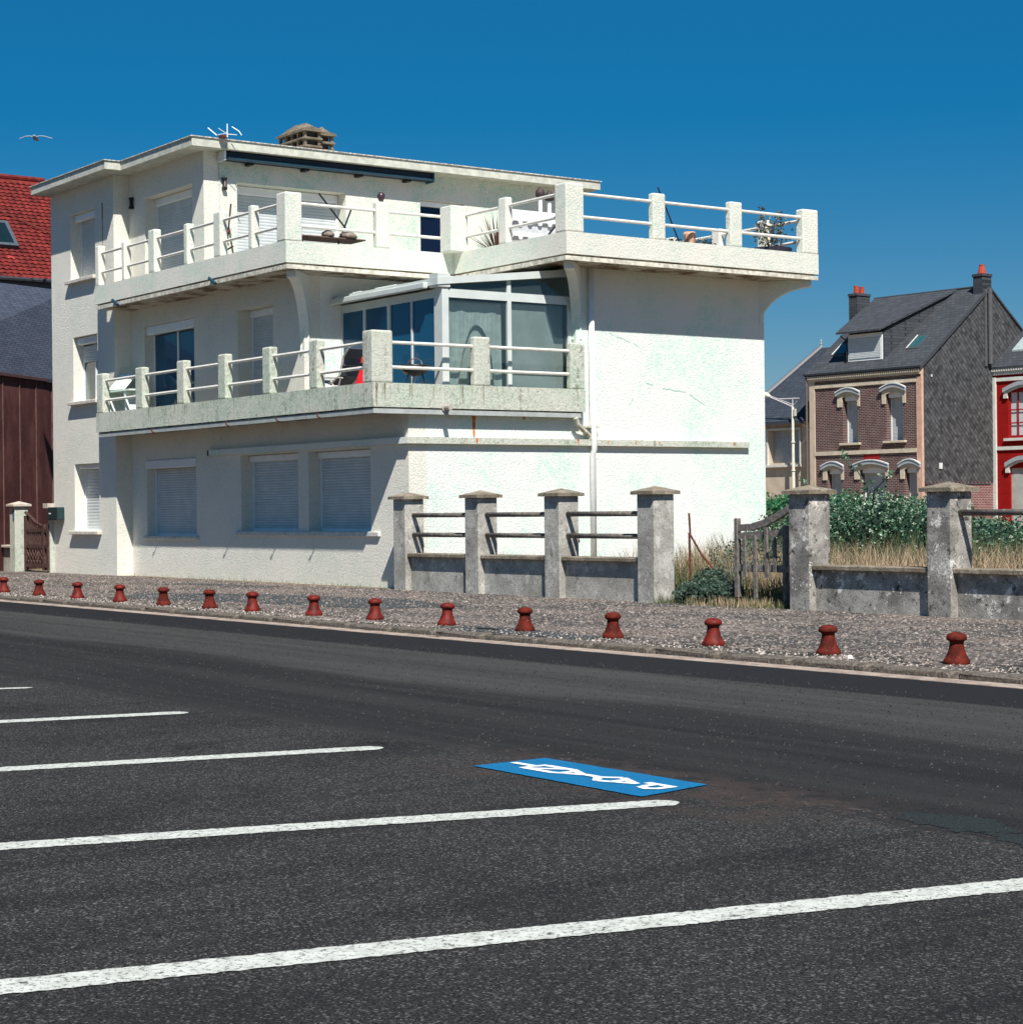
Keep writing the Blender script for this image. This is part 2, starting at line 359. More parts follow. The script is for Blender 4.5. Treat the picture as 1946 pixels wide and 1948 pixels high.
m = M('blue_road_paint', .6, .3); c = m.mix(m.noise(70, 2, .7, lo=.35, hi=.7), (.0, .105, .24), (.0, .155, .33)); m.color(c); m.bump(m.noise(85, 2), .4, .008); blue_m = m.mat
letter_m = simple('white_letter_paint', (.74, .76, .78), .6, .05, 40)
m = M('yard_soil', .97, .05)
c = m.mix(m.noise(3, 5, .65, lo=.35, hi=.65), (.22, .15, .10), (.12, .11, .06)); c = m.mix(m.ramp(m.white(26), .8, .95), c, (.36, .27, .22)); m.color(c); m.bump(m.noise(30), .7, .02); soil_m = m.mat
def leaf_mat(name, c1, c2, c3=None, sp=.3, rough=.55):
    m = M(name, rough, sp); c = m.mix(m.white(23), c1, c2)
    if c3: c = m.mix(m.math('MULTIPLY', m.ramp(m.white(31), .80, .86), 1), c, c3)  # third colour paints sunlit highlights onto scattered leaves
    m.color(c)
    t = m.N.new('ShaderNodeBsdfTranslucent'); m.L.new(m.p.inputs['Base Color'].links[0].from_socket, t.inputs['Color'])
    mx = m.N.new('ShaderNodeMixShader'); mx.inputs[0].default_value = .25
    m.L.new(m.p.outputs[0], mx.inputs[1]); m.L.new(t.outputs[0], mx.inputs[2]); m.L.new(mx.outputs[0], m.N['Material Output'].inputs['Surface'])
    return m.mat
hedge_m = leaf_mat('bramble_leaves', (.015, .055, .028), (.085, .20, .10), (.40, .46, .32), sp=.6, rough=.4)
weed_m = leaf_mat('weed_leaves', (.035, .06, .045), (.13, .19, .13))
straw_m = leaf_mat('dry_grass', (.34, .24, .15), (.60, .45, .30), rough=.8, sp=.1)
green_m = leaf_mat('green_grass', (.06, .085, .04), (.15, .17, .08), rough=.8, sp=.1)
lawn_m = leaf_mat('bright_hedge', (.02, .11, .045), (.05, .22, .08))
dry_m = leaf_mat('dry_spikes', (.10, .04, .03), (.20, .10, .07), rough=.8)
silver_m = leaf_mat('grey_leaves', (.05, .065, .045), (.17, .18, .13))

# ================================================================ SETTING
b = B(); b.quad((-900, -900, -.3), (900, -900, -.3), (900, 1500, -.3), (-900, 1500, -.3)); b.single('ground', soil_m, 'flat sandy ground reaching the horizon', None, kind='structure')
b = B(); b.quad((-90, 90, -.004), (90, 90, -.004), (90, -.30, -.004), (-90, -.30, -.004)); b.single('yard', soil_m, 'dry sandy yard behind the concrete fence', None, kind='structure')
b = B(); b.box(-90, 90, -45, -6.97, -.25, -.05); road = b.single('road', asphalt, 'dark asphalt road and car park with painted bay lines', None, kind='structure')
b = B(); b.box(-90, 90, -6.47, -.295, -.28, 0); pavement = b.single('pavement', pave_m, 'gravelly pavement strewn with shells in front of the white building', None, kind='structure')
# dark tarmac patches on the pavement (flush sheets 4 mm up)
for pts in (((-1.2, -5.0), (.8, -5.6), (2.2, -4.2), (.6, -3.2), (-3.5, -2.4), (-6.3, -3.0), (-6.0, -4.4), (-3.4, -4.6)),
            ((-13.2, -5.9), (-10.6, -5.6), (-10.2, -6.3), (-13.4, -6.35)), ((2.6, -1.6), (6.0, -2.0), (6.4, -1.4), (3.0, -1.0))):
    b = B(); b.f([b.v((p[0], p[1], .004)) for p in pts]); b.obj('tarmac_patch', patch_m, pavement)
b = B(); b.box(-90, 90, -6.97, -6.70, -.25, -.046); b.single('gutter_strip', gutter_m, 'pale concrete gutter strip along the kerb', None, kind='structure')
kerb = thing('kerb', 'row of worn granite kerb stones along the pavement edge', None, kind='structure')
ks = []
for k in range(4):
    b = B(); b.box(-.455, .455, -6.695, -6.475, -.25, .012, .02, 2)
    for v in b.bm.verts: v.co += Vector((random.uniform(-.006, .006), random.uniform(-.006, .006), random.uniform(-.006, .006)))
    ks.append(b.obj('kerb_stone', kerb_m, kerb)); ks[-1].location = (-(-24.5+k), 0, 0)
for i in range(4, 66):
    put(ks[i % 4], kerb, 0, 0, 0).location = (-(-24.5+i) + random.uniform(-.01, .01), random.uniform(-.012, .012), random.uniform(-.008, .006))
for pts in (((-23.75, -12.35), (-24.15, -12.2), (-24.5, -12.4), (-24.3, -12.6), (-23.85, -12.55)), ((-24.35, -12.5), (-25.0, -12.35), (-26.0, -12.4), (-26.0, -12.8), (-24.8, -12.75))):
    b = B(); P_ = []
    for i in range(len(pts)):
        a, e = pts[i], pts[(i+1) % len(pts)]
        for k in range(8): t = k/8; P_.append((a[0]*(1-t)+e[0]*t+random.uniform(-.03, .03), a[1]*(1-t)+e[1]*t+random.uniform(-.03, .03)))
    b.f([b.v((p[0], p[1], -.0475)) for p in P_]); b.obj('road_patch', road_patch_m, road)
# painted bay lines (parts of the road)
def bay_line(p0, p1, wd=.198, rag=.008):
    p0 = Vector((*p0, 0)); p1 = Vector((*p1, 0)); d = (p1-p0).normalized(); n = Vector((-d.y, d.x, 0)); L_ = (p1-p0).length; k = int(L_/.025)
    b = B(); rows = []
    for i in range(k+1):
        q = p0 + d*L_*i/k; e = wd/2*(1 if k-i > 2 else (.86, .6, .2)[2-(k-i)])
        r1 = e+random.uniform(-rag, rag); r2 = e+random.uniform(-rag, rag)
        rows.append((b.v((q.x+n.x*r1, q.y+n.y*r1, -.046)), b.v((q.x-n.x*r2, q.y-n.y*r2, -.046))))
    for i in range(k): b.f([rows[i][0], rows[i+1][0], rows[i+1][1], rows[i][1]])
    return b.obj('bay_line', line_m, road)
def ext(p0, p1, t0, t1):
    p0 = Vector(p0); p1 = Vector(p1); d = (p1-p0).normalized(); return tuple(p0-d*t0), tuple(p1+d*t1)
bay_line(*ext((-24.411, -17.107), (-25.282, -13.346), 3.0, .5))
bay_line(*ext((-21.907, -16.152), (-22.814, -12.988), 4.0, 0))
bay_line(*ext((-19.36, -15.18), (-19.916, -12.926), 5.0, 0))
bay_line(*ext((-16.828, -14.214), (-17.135, -12.891), 6.0, 0))
bay_line(*ext((-14.256, -13.232), (-14.353, -12.982), 7.0, 0), wd=.12)
bay_line(*ext((-27.4, -17.9), (-28.5, -13.4), 3.0, 0))
# blue pay-parking panel with stacked letters
mk = thing('parking_marking', 'blue painted rectangle on the asphalt lettered PAYANT in white', 'road marking', (-21.76, -12.75, -.05))
b = B((-21.76, -12.75, -.05))
N_ = 26; T_ = []
c4 = [(-21.023, -13.003), (-21.006, -12.476), (-22.461, -12.483), (-22.572, -13.027)]
pts = []
for i in range(4):
    a, e = Vector(c4[i]), Vector(c4[(i+1) % 4])
    for k in range(N_):
        q = a.lerp(e, k/N_); pts.append((q.x+random.uniform(-.004, .004), q.y+random.uniform(-.004, .004)))
b.f([b.v((p[0], p[1], -.044)) for p in pts]); b.obj('blue_panel', blue_m, mk)
def strokes(name, u_top, w_left, segs, t=.050, hgt=.19, wid=.155):
    """letter up = -u, letter right = -w; coordinates in 0..1 of height and width; strokes stacked 1 mm apart"""
    b = B((-21.76, -12.75, -.05))
    for si, sg in enumerate(segs):
        P_ = [Vector((u_top + (1-y_)*hgt, w_left - x_*wid, 0)) for x_, y_ in sg]
        for i in range(len(P_)-1):
            d = (P_[i+1]-P_[i]).normalized(); n = Vector((-d.y, d.x, 0))*t/2; e = d*t*.35
            z = -.041 + .0004*(si*6+i)
            q = [P_[i]-e+n, P_[i+1]+e+n, P_[i+1]+e-n, P_[i]-e-n]
            b.quad(*[(v.x, v.y, z) for v in q])
    return b.obj(name, letter_m, mk)
A_ = [[(0, 0), (.5, 1), (1, 0)], [(.2, .35), (.8, .35)]]
gl = {'P': [[(.05, 0), (.05, 1), (.7, 1), (.98, .8), (.9, .52), (.6, .42), (.1, .42)]], 'A': A_, 'Y': [[(0, 1), (.5, .5), (1, 1)], [(.5, .5), (.5, 0)]],
      'N': [[(0, 0), (0, 1), (1, 0), (1, 1)]], 'T': [[(0, 1), (1, 1)], [(.5, 1), (.5, 0)]]}
for i, ch in enumerate('PAYANT'): strokes('letter', -22.42+.226*i, -12.685, gl[ch])

# ================================================================ WHITE BUILDING
HB = thing('apartment_building', 'white three storey seaside building with flat roof and long balconies', 'building')
ZR = 9.32
# street wall w = 0
ops = [(8.66, 11.18, .93, 2.66), (4.12, 6.57, 1.05, 2.64), (1.34, 3.71, 1.05, 2.63), (8.69, 11.22, 3.44, 5.74), (5.10, 6.64, 3.44, 5.72), (8.72, 11.15, 6.46, 8.69)]
def solid_street(a, z):
    if z < 3.44: ok = 0 < a < 12
    elif z < 6.2: ok = 3.82 < a < 12
    else: ok = 8.15 < a < 12
    return ok and not any(o[0] < a < o[1] and o[2] < z < o[3] for o in ops)
As = [0, 12, 3.82, 8.15]+[o[i] for o in ops for i in (0, 1)]; Zs = [-.3, 3.44, 6.2, ZR]+[o[i] for o in ops for i in (2, 3)]
b = B(); b.wall(As, Zs, solid_street, 0, .38); b.obj('wall', stucco, HB)
# wing
wops = [(12.97, 14.42, 1.04, 2.65), (12.99, 14.42, 4.16, 5.72), (13.06, 14.52, 7.10, 8.70)]
b = B(); b.wall([12, 15.72]+[o[i] for o in wops for i in (0, 1)], [-.3, ZR]+[o[i] for o in wops for i in (2, 3)],
    lambda a, z: not any(o[0] < a < o[1] and o[2] < z < o[3] for o in wops), -.39, .02); b.obj('wall', stucco, HB)
# garden side: u = 0, u = 3.82, u = 8.15
mU = lambda u: (lambda a, d, z: (u+d, a, z))
b = B(m=mU(0)); b.wall([.38, 3.9, 8.87], [-.3, 3.44, 6.2], lambda a, z: z < 3.44 or a > 3.9, 0, .3); b.obj('wall', stucco_smooth, HB)
b = B(m=mU(3.82)); b.wall([.38, 3.9], [3.44, 6.2], lambda a, z: True, 0, .3); b.obj('wall', stucco_smooth, HB)
b = B(); b.box(.3, 4.12, 3.9, 4.2, 3.44, 6.2); b.obj('wall', stucco_smooth, HB)
b = B(m=mU(8.15)); b.wall([.38, 9.9, .81, 3.58, 5.6, 6.85], [6.47, ZR, 8.70, 8.73], lambda a, z: not ((.81 < a < 3.58 and z < 8.70) or (5.6 < a < 6.85 and z < 8.73)), 0, .45); b.obj('wall', stucco_sunlit, HB)
b = B(); b.box(15.42, 15.72, .02, 9.9, -.3, ZR); b.box(8.45, 15.42, 9.6, 9.9, -.3, ZR); b.box(.3, 8.45, 8.57, 8.87, -.3, 6.2); b.obj('wall', stucco, HB)
b = B(); b.box(.3, 15.42, .38, 8.57, 3.30, 3.43); b.obj('floor_slab', dark_in, HB)
for x0 in (8.3, 12.2):
    b = B(); b.box(x0-.06, x0, .4, 8.5, .0, 3.29); b.obj('partition', dark_in, HB)
# roof slab
b = B()
b.prism([(7.69, -.5), (11.34, -.5), (11.34, -.89), (15.74, -.89), (15.74, 10.0), (15.74, 10.6), (7.69, 10.6)], 'z', ZR, 9.51)
rf = b.obj('roof', simple('roof_edge', (.52, .52, .44), .9, .15, 6, .4), HB)
b = B(); b.prism([(7.66, -.53), (11.31, -.53), (11.31, -.92), (15.77, -.92), (15.77, 10.6), (15.77, 10.63), (7.66, 10.63)], 'z', 9.512, 9.532); b.obj('roof_edging', simple('weathered_flashing', (.50, .48, .43), .9, .5, 16), rf)
# chimney
b = B(); b.box(10.62, 11.72, 3.95, 4.32, 9.5, 10.16); b.box(10.78, 11.60, 4.325, 4.68, 9.5, 10.12)
ch = b.obj('chimney', chim_m, HB)
for (ua, ub, wa, wb, dz) in ((10.5, 11.84, 3.85, 4.36, 0), (10.68, 11.74, 4.365, 4.82, -.03)):
    for k, z0 in enumerate((10.17, 10.36)):
        b = B(); b.box(ua, ub, wa, wb, z0+dz, z0+dz+.055, .012)
        nu = 5
        for i in range(nu):
            uu = ua+.05+(ub-ua-.16)*i/(nu-1)
            for ww in (wa+.03, wb-.10): b.box(uu, uu+.07, ww, ww+.07, z0+dz+.055, z0+dz+.19)
        b.obj('louvre_tier', chim_m, ch)
    b = B(); b.box(ua+.13, ub-.13, wa+.13, wb-.13, 10.2+dz, 10.54+dz); b.obj('flue_core', dark_in, ch)
    b = B(); z0 = 10.555+dz; b.box(ua-.02, ub+.02, wa-.02, wb+.02, z0, z0+.05)
    mid_ = (wa+wb)/2
    rows = []
    for i in range(9):
        t = i/8; uu = ua-.02+(ub-ua+.04)*t; hh = .22*math.sin(min(1, t*2.6+.12)*PI/2)*math.sin(min(1, (1-t)*2.6+.12)*PI/2)+random.uniform(-.02, .02)
        rows.append([b.v((uu, wa-.02, z0+.051)), b.v((uu, wa+.10, z0+.05+hh*.6)), b.v((uu, mid_, z0+.05+hh)), b.v((uu, wb-.10, z0+.05+hh*.6)), b.v((uu, wb+.02, z0+.051))])
    for i in range(8):
        for k in range(4): b.f([rows[i][k], rows[i+1][k], rows[i+1][k+1], rows[i][k+1]])
    b.f(rows[0]); b.f(rows[-1]); b.obj('chimney_cap', chim_m, ch)
# ledge band round the ground floor
b = B()
b.prism([(-.1, -.1), (0, 0), (0, 8.35), (-.1, 8.35)], 'z', 2.67, 2.79)
le = b.obj('ledge', stucco_old, HB)
b = B(); b.prism([(-.098, -.1), (7.86, -.1), (7.86, -.0), (0, 0)], 'z', 2.672, 2.788); b.obj('ledge', stucco_smooth, HB)
b = B(); b.box(7.861, 7.93, -.1, 0, 2.67, 2.79); b.obj('ledge_end', black, le)
# --- shutters, windows and doors
def shutter(b, a0, a1, z0, z1, d, pitch=.055):
    n = int((z1-z0)/pitch); rows = []
    for i in range(n):
        z = z0 + i*pitch
        for zz, dd in ((z, d+.006), (z+.006, d-.004), (z+pitch*.5, d-.008), (z+pitch-.006, d-.004), (z+pitch-.001, d+.006)):
            rows.append((b.v((a0, dd, zz)), b.v((a1, dd, zz))))
    for i in range(len(rows)-1): b.f([rows[i][0], rows[i][1], rows[i+1][1], rows[i+1][0]])
def opening(m, a0, a1, z0, z1, kind, d=.2, hz=.2, sill=True, sx=.12, so=.12, name='window', glass_mat=None, curtain=False, hinset=.02, pitch=.055, nf=2):
    """window or door set into an opening; m maps (along, depth, height)"""
    b = B(m=m); t = .05
    b.box(a0+.005, a0+t, d, d+.06, z0, z1); b.box(a1-t, a1-.005, d, d+.06, z0, z1); b.box(a0+t, a1-t, d, d+.06, z0, z0+t)
    if kind == 'glass' or kind == 'half':
        w_ = (a1-a0)/nf
        for i in range(1, nf): b.box(a0+i*w_-.03, a0+i*w_+.03, d, d+.055, z0+t, z1-hz)
    w = b.obj(name, pvc, HB)
    if hz:
        b = B(m=m); b.box(a0+.005, a1-.005, hinset, hinset+.16, z1-hz, z1-.005, .025, 3); b.obj('shutter_box', pvc, w)
    if kind == 'shut':
        b = B(m=m); shutter(b, a0+t, a1-t, z0+t, z1-hz+.12, d+.03, pitch); b.obj('roller_shutter', shut_m, w)
    if kind in ('glass', 'half'):
        b = B(m=m); b.box(a0+t, a1-t, d+.025, d+.035, z0+t, z1-hz-.0); b.obj('pane', glass_mat or glass_m, w)
    if kind == 'half':
        b = B(m=m); shutter(b, a0+t, a1-t, z1-hz-.42, z1-hz, d-.02, pitch); b.obj('roller_shutter', shut_m, w)
    if curtain:
        b = B(m=m); n = 14; pr = None
        for i in range(n+1):
            a = a0+t+(a1-a0-2*t)*.55*i/n; q = (b.v((a+.1, d+.12+.02*math.sin(i*1.9), z0+.1)), b.v((a*1.0+.1, d+.12+.02*math.sin(i*1.9), z1-hz-.3)))
            if pr: b.f([pr[0], q[0], q[1], pr[1]])
            pr = q
        b.obj('curtain', simple('curtain_cloth', (.55, .52, .45), .9), w)
    if sill:
        b = B(m=m); b.box(a0-sx, a1+sx, -so, d, z0-.09, z0-.002, .012, 1); b.obj('sill', simple('sill_concrete', (.60, .55, .47), .85, .15, 9, .3), w)
    return w
mS = lambda w0: (lambda a, d, z: (a, w0+d, z))
opening(mS(0), 8.66, 11.18, .93, 2.66, 'shut', d=.2, hz=.2, hinset=-.03, so=.055)
opening(mS(0), 4.12, 6.57, 1.05, 2.64, 'shut', d=.27, hz=.14, sill=False, hinset=.2)
w2 = opening(mS(0), 1.34, 3.71, 1.05, 2.63, 'shut', d=.27, hz=.14, sill=False, hinset=.2)
b = B(); b.box(1.0, 6.75, -.055, .27, .95, 1.046, .012, 1); b.obj('sill', simple('long_sill', (.56, .54, .50), .85, .15, 9, .3), w2)
opening(mS(-.39), 12.97, 14.42, 1.04, 2.65, 'shut', d=.26, hz=.12, hinset=.1, pitch=.075)
opening(mS(-.39), 12.99, 14.42, 4.16, 5.72, 'half', d=.26, hz=.18, hinset=.1, curtain=True)
opening(mS(-.39), 13.06, 14.52, 7.10, 8.70, 'shut', d=.26, hz=.16, hinset=.1)
opening(mS(0), 8.69, 11.22, 3.45, 5.74, 'glass', d=.22, hz=.2, sill=False, name='balcony_door', glass_mat=glass_blue, hinset=.04, nf=2)
opening(mS(0), 5.10, 6.64, 3.45, 5.72, 'shut', d=.33, hz=.16, sill=False, name='balcony_door', hinset=.28)
opening(mS(0), 8.72, 11.15, 6.47, 8.69, 'shut', d=.3, hz=.18, sill=False, name='balcony_door', hinset=.26)
opening(mU(8.15), .81, 3.58, 6.48, 8.70, 'shut', d=.36, hz=.19, sill=False, name='terrace_door', hinset=.33, pitch=.07)
opening(mU(8.15), 5.6, 6.85, 6.48, 8.73, 'glass', d=.22, hz=.12, sill=False, name='terrace_door', glass_mat=glass('violet_glass', (.03, .05, .14), (.10, .14, .3)), hinset=.12, nf=1)
# --- balconies
def bal_post(parent, u0, u1, w0, w1, z0, z1, mat, r=.035):
    b = B(); b.box(u0, u1, w0, w1, z0, z1, r, 3); return b.obj('post', mat, parent)
def rails(parent, pts, zs, mat=rail_paint, r=.032):
    for z in zs:
        b = B(); b.tube([(p[0], p[1], z) for p in pts], r, 8); b.obj('rail', mat, parent, smooth=False)
# first floor balcony
b = B()
b.prism([(-.2, -.88), (11.98, -.88), (11.98, -.70), (-.02, -.70), (-.02, 3.96), (-.2, 3.96)], 'z', 3.32, 3.76)
lb = b.obj('balcony', stucco_old, HB, label='first floor balcony with weathered parapet')
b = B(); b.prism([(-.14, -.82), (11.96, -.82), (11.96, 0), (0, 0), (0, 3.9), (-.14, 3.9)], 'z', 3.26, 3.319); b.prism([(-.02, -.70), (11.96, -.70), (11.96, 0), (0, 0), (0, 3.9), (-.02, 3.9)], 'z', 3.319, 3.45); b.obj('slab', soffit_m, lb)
b = B(); b.box(.3, 3.82, .38, 3.9, 3.441, 3.452); b.obj('floor', simple('terrace_tile', (.35, .30, .26), .8), lb)
b = B()  # eaves gutter below the parapet
b.prism([(-.185, -.862), (11.9, -.862), (11.9, -.825), (-.145, -.825), (-.145, 3.86), (-.185, 3.86)], 'z', 3.205, 3.29)
b.obj('gutter', zinc, lb)
for (a, e) in ((11.62, 11.97), (9.5, 9.87), (7.44, 7.79), (5.54, 5.88), (3.64, 3.97), (1.8, 2.12)):
    bal_post(lb, a, e, -.875, -.69, 3.758, 4.68+random.uniform(-.01, .01), stucco_old)
bal_post(lb, -.205, .15, -.885, -.44, 3.755, 4.71, stucco_old)
bal_post(lb, -.195, -.03, 1.36, 1.73, 3.758, 4.68, stucco_old); bal_post(lb, -.195, -.03, 3.62, 3.965, 3.758, 4.66, stucco_old)
rails(lb, [(.1, -.785), (11.7, -.785)], (4.05, 4.50)); rails(lb, [(-.11, -.5), (-.11, 3.7)], (4.05, 4.50))
b = B(); b.tube([(-.2, .69, 3.34), (-.42, .66, 3.33)], .05, 12); b.tube([(-.19, .69, 3.34), (-.215, .69, 3.34)], .085, 14); b.obj('drain_spout', simple('spout', (.42, .38, .33), .7), lb, smooth=False)
b = B(); b.tube([(-.19, 3.72, 3.2), (-.16, 3.8, 3.06), (-.07, 4.15, 2.86), (-.06, 4.2, 2.74)], .05, 10); b.box(-.12, 0, 4.0, 4.36, 3.02, 3.055); b.obj('drain_pipe', simple('pipe_old', (.55, .52, .42), .7, .3), lb)
for uu in (8.9, 5.4, 3.3, 1.7):
    b = B(); b.tube([(uu, -.95, 3.30), (uu, -.93, 3.22), (uu, -.86, 3.2)], .014, 6); b.obj('bracket_stub', rust, lb)
# second floor terrace
b = B(); zt0, zt1 = 6.27, 6.69
b.prism([(11.98, -.88), (2.94, -.88), (2.94, 3.02), (-.88, 3.02), (-.88, 9.61), (-.70, 9.61), (-.70, 3.20), (3.12, 3.20), (3.12, -.70), (11.98, -.70)], 'z', zt0, zt1)
b.box(-.70, 8.14, 9.43, 9.61, zt0, zt1)
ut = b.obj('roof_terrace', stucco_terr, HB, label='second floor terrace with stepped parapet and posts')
b = B()
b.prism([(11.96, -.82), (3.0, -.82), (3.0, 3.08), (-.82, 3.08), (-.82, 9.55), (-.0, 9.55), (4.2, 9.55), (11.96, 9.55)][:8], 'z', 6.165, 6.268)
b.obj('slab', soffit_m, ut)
b = B(); b.prism([(11.9, -.69), (3.13, -.69), (3.13, 3.21), (-.69, 3.21), (-.69, 9.42), (8.12, 9.42), (8.12, .4), (11.9, .4)], 'z', 6.27, 6.47); b.obj('floor', simple('terrace_paving', (.40, .38, .34), .85), ut)
b = B()
b.prism([(11.94, -.875), (2.925, -.875), (2.925, 3.0), (-.875, 3.0), (-.875, 9.6), (-.825, 9.6), (-.825, 3.05), (2.975, 3.05), (2.975, -.825), (11.94, -.825)], 'z', 6.15, 6.232)
b.obj('drip_edge', simple('drip_edge', (.60, .56, .46), .8, .3, 9, .4), ut)
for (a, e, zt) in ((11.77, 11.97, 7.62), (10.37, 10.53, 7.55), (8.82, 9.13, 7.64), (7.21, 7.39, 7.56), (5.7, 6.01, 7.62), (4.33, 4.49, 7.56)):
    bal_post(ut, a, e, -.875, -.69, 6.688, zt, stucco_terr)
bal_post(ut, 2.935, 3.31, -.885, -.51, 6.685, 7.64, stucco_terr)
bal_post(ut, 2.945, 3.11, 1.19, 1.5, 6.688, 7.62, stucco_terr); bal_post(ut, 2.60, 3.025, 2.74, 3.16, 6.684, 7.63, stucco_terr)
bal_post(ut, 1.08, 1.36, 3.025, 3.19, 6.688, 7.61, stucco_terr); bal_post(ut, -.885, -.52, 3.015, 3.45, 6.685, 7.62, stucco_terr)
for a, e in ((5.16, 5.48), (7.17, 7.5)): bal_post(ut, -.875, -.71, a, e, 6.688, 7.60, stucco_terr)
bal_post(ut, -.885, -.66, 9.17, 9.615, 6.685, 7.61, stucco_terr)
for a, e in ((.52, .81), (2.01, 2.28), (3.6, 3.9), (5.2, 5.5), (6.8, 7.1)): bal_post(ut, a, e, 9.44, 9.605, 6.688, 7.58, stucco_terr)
rails(ut, [(3.1, -.785), (11.8, -.785)], (7.0, 7.44)); rails(ut, [(3.03, -.6), (3.03, 2.9)], (7.0, 7.44)); rails(ut, [(-.7, 3.11), (2.8, 3.11)], (7.0, 7.44))
rails(ut, [(-.79, 3.3), (-.79, 9.4)], (7.0, 7.44)); rails(ut, [(-.7, 9.52), (7.5, 9.52)], (7.0, 7.44))
for uu in (10.9, 6.1):
    b = B(); b.tube([(uu, -.93, 6.28), (uu-.25, -.91, 6.14)], .035, 8); b.obj('spout', teal, ut)
# curved diagonal brackets under the terrace corners
def bracket(u, w, du, dw, z0=4.98, z1=6.16, t=.19, R=.85):
    d = Vector((du, dw, 0)).normalized(); n = Vector((-d.y, d.x, 0))*t/2
    prof = [(-.12, z0-.1), (.0, z0-.1)]
    for i in range(13):
        a = PI/2*i/12; prof.append((R*(1-math.cos(a)), z0+(z1-.14-z0)*math.sin(a)))
    prof += [(R, z1), (-.12, z1)]
    b = B()
    mkp = lambda p, s_: (u+d.x*p[0]+n.x*s_, w+d.y*p[0]+n.y*s_, p[1])
    b.hexa([mkp(p, -1) for p in prof], [mkp(p, 1) for p in prof]); return b.obj('bracket', stucco_smooth, HB)
bracket(3.86, .04, -.78, -.78, 4.7, R=.95); bracket(.04, 3.94, -.78, -.78, 4.85, R=1.0); bracket(.06, 8.80, -.70, .66, 5.15, R=1.08)
# downpipe
b = B(); b.tube([(-.07, 4.23, 6.14), (-.07, 4.23, 3.1), (-.12, 4.23, 2.9), (-.12, 4.23, 2.6), (-.07, 4.23, 2.5), (-.07, 4.23, .05)], .058, 12); b.obj('downpipe', white_paint, HB, smooth=True)
# rust stains on the render, thin streaks 2 mm proud
def streak(pl, u, a, z0, z1, wd, mat):
    b = B(m=(lambda a_, d, z: (u-.003-d, a_, z)) if pl == 'U' else (lambda a_, d, z: (a_, u-.003-d, z)))
    n = 10; L0 = []
    for i in range(n+1):
        z = z1+(z0-z1)*i/n; e = wd*(1-.6*i/n)*random.uniform(.75, 1.2)/2; L0.append((b.v((a-e, 0, z)), b.v((a+e, 0, z))))
    for i in range(n): b.f([L0[i][0], L0[i+1][0], L0[i+1][1], L0[i][1]])
    return b.obj('rust_stain', mat, HB)
def drip(pl, cst, a, z1, ln, wd, mat):
    sg = (lambda a_, d, z: (cst-.003-d, a_, z)) if pl == 'U' else (lambda a_, d, z: (a_, cst-.003-d, z))
    b = B(m=sg); L0 = []
    for i in range(7):
        z = z1-ln*i/6; e = wd*(1-.7*i/6)*random.uniform(.6, 1.2)/2; L0.append((b.v((a-e, 0, z)), b.v((a+e, 0, z))))
    for i in range(6): b.f([L0[i][0], L0[i+1][0], L0[i+1][1], L0[i][1]])
    return b.obj('drip_stain', mat, lb)
drip_m = simple('dark_drip', (.24, .22, .15), .95, .4, 30); drip_g = simple('green_drip', (.38, .43, .31), .95, .3, 30)
for k in range(26):
    drip('U', -.2, random.uniform(-.8, 3.8), random.uniform(3.70, 3.755), random.uniform(.08, .34), random.uniform(.012, .04), random.choice((drip_g, drip_g, drip_m)))
for k in range(34):
    drip('W', -.88, random.uniform(.1, 11.6), 3.755, random.uniform(.06, .28), random.uniform(.012, .035), random.choice((drip_g, drip_m)))
drip('U', -.2, -.80, 3.755, .42, .06, drip_m); drip('U', -.2, 1.55, 3.80, .40, .035, drip_m); drip('U', -.2, -.62, 3.755, .3, .05, drip_m)
orange = simple('orange_rust', (.55, .17, .03), .9, .4, 25)
streak('U', 0, 1.46, 2.80, 3.2, .09, orange); streak('U', -.1, 1.46, 2.68, 2.78, .06, orange); streak('U', -.1, 3.85, 2.69, 2.79, .05, orange)
for a in (4.6, 5.3, 5.9, 7.9): streak('U', -.1, a, 2.70, 2.77, .035, orange)
streak('U', 0, 2.62, 3.16, 3.21, .08, orange)
streak('W', -.39, 12.62, 7.75, 8.75, .07, simple('brown_streak', (.30, .17, .08), .9, .4, 25))
def crack(pts, wd=.012, mat=None):
    b = B(m=lambda a_, d, z: (-.003-d, a_, z))
    P_ = []
    for i in range(len(pts)-1):
        for k in range(6):
            t = k/6; P_.append((pts[i][0]*(1-t)+pts[i+1][0]*t+random.uniform(-.02, .02), pts[i][1]*(1-t)+pts[i+1][1]*t+random.uniform(-.02, .02)))
    P_.append(pts[-1])
    for i in range(len(P_)-1):
        if random.random() < .2: continue
        (a0, z0), (a1, z1) = P_[i], P_[i+1]; b.quad((a0, 0, z0-wd/2), (a1, 0, z1-wd/2), (a1, 0, z1+wd/2), (a0, 0, z0+wd/2))
    b.obj('crack', mat, HB)
grn = simple('algae_crack', (.36, .56, .45), .9)
crack([(4.75, 4.9), (5.2, 4.75), (5.55, 4.65), (5.5, 4.2), (5.55, 3.95), (5.45, 3.7), (5.2, 3.5)], .016, grn)
crack([(5.55, 3.95), (6.1, 3.85), (6.7, 3.78), (7.2, 3.55)], .02, grn); crack([(.52, 1.9), (.53, .9), (.52, .3)], .014, simple('dark_crack', (.12, .14, .12), .9))
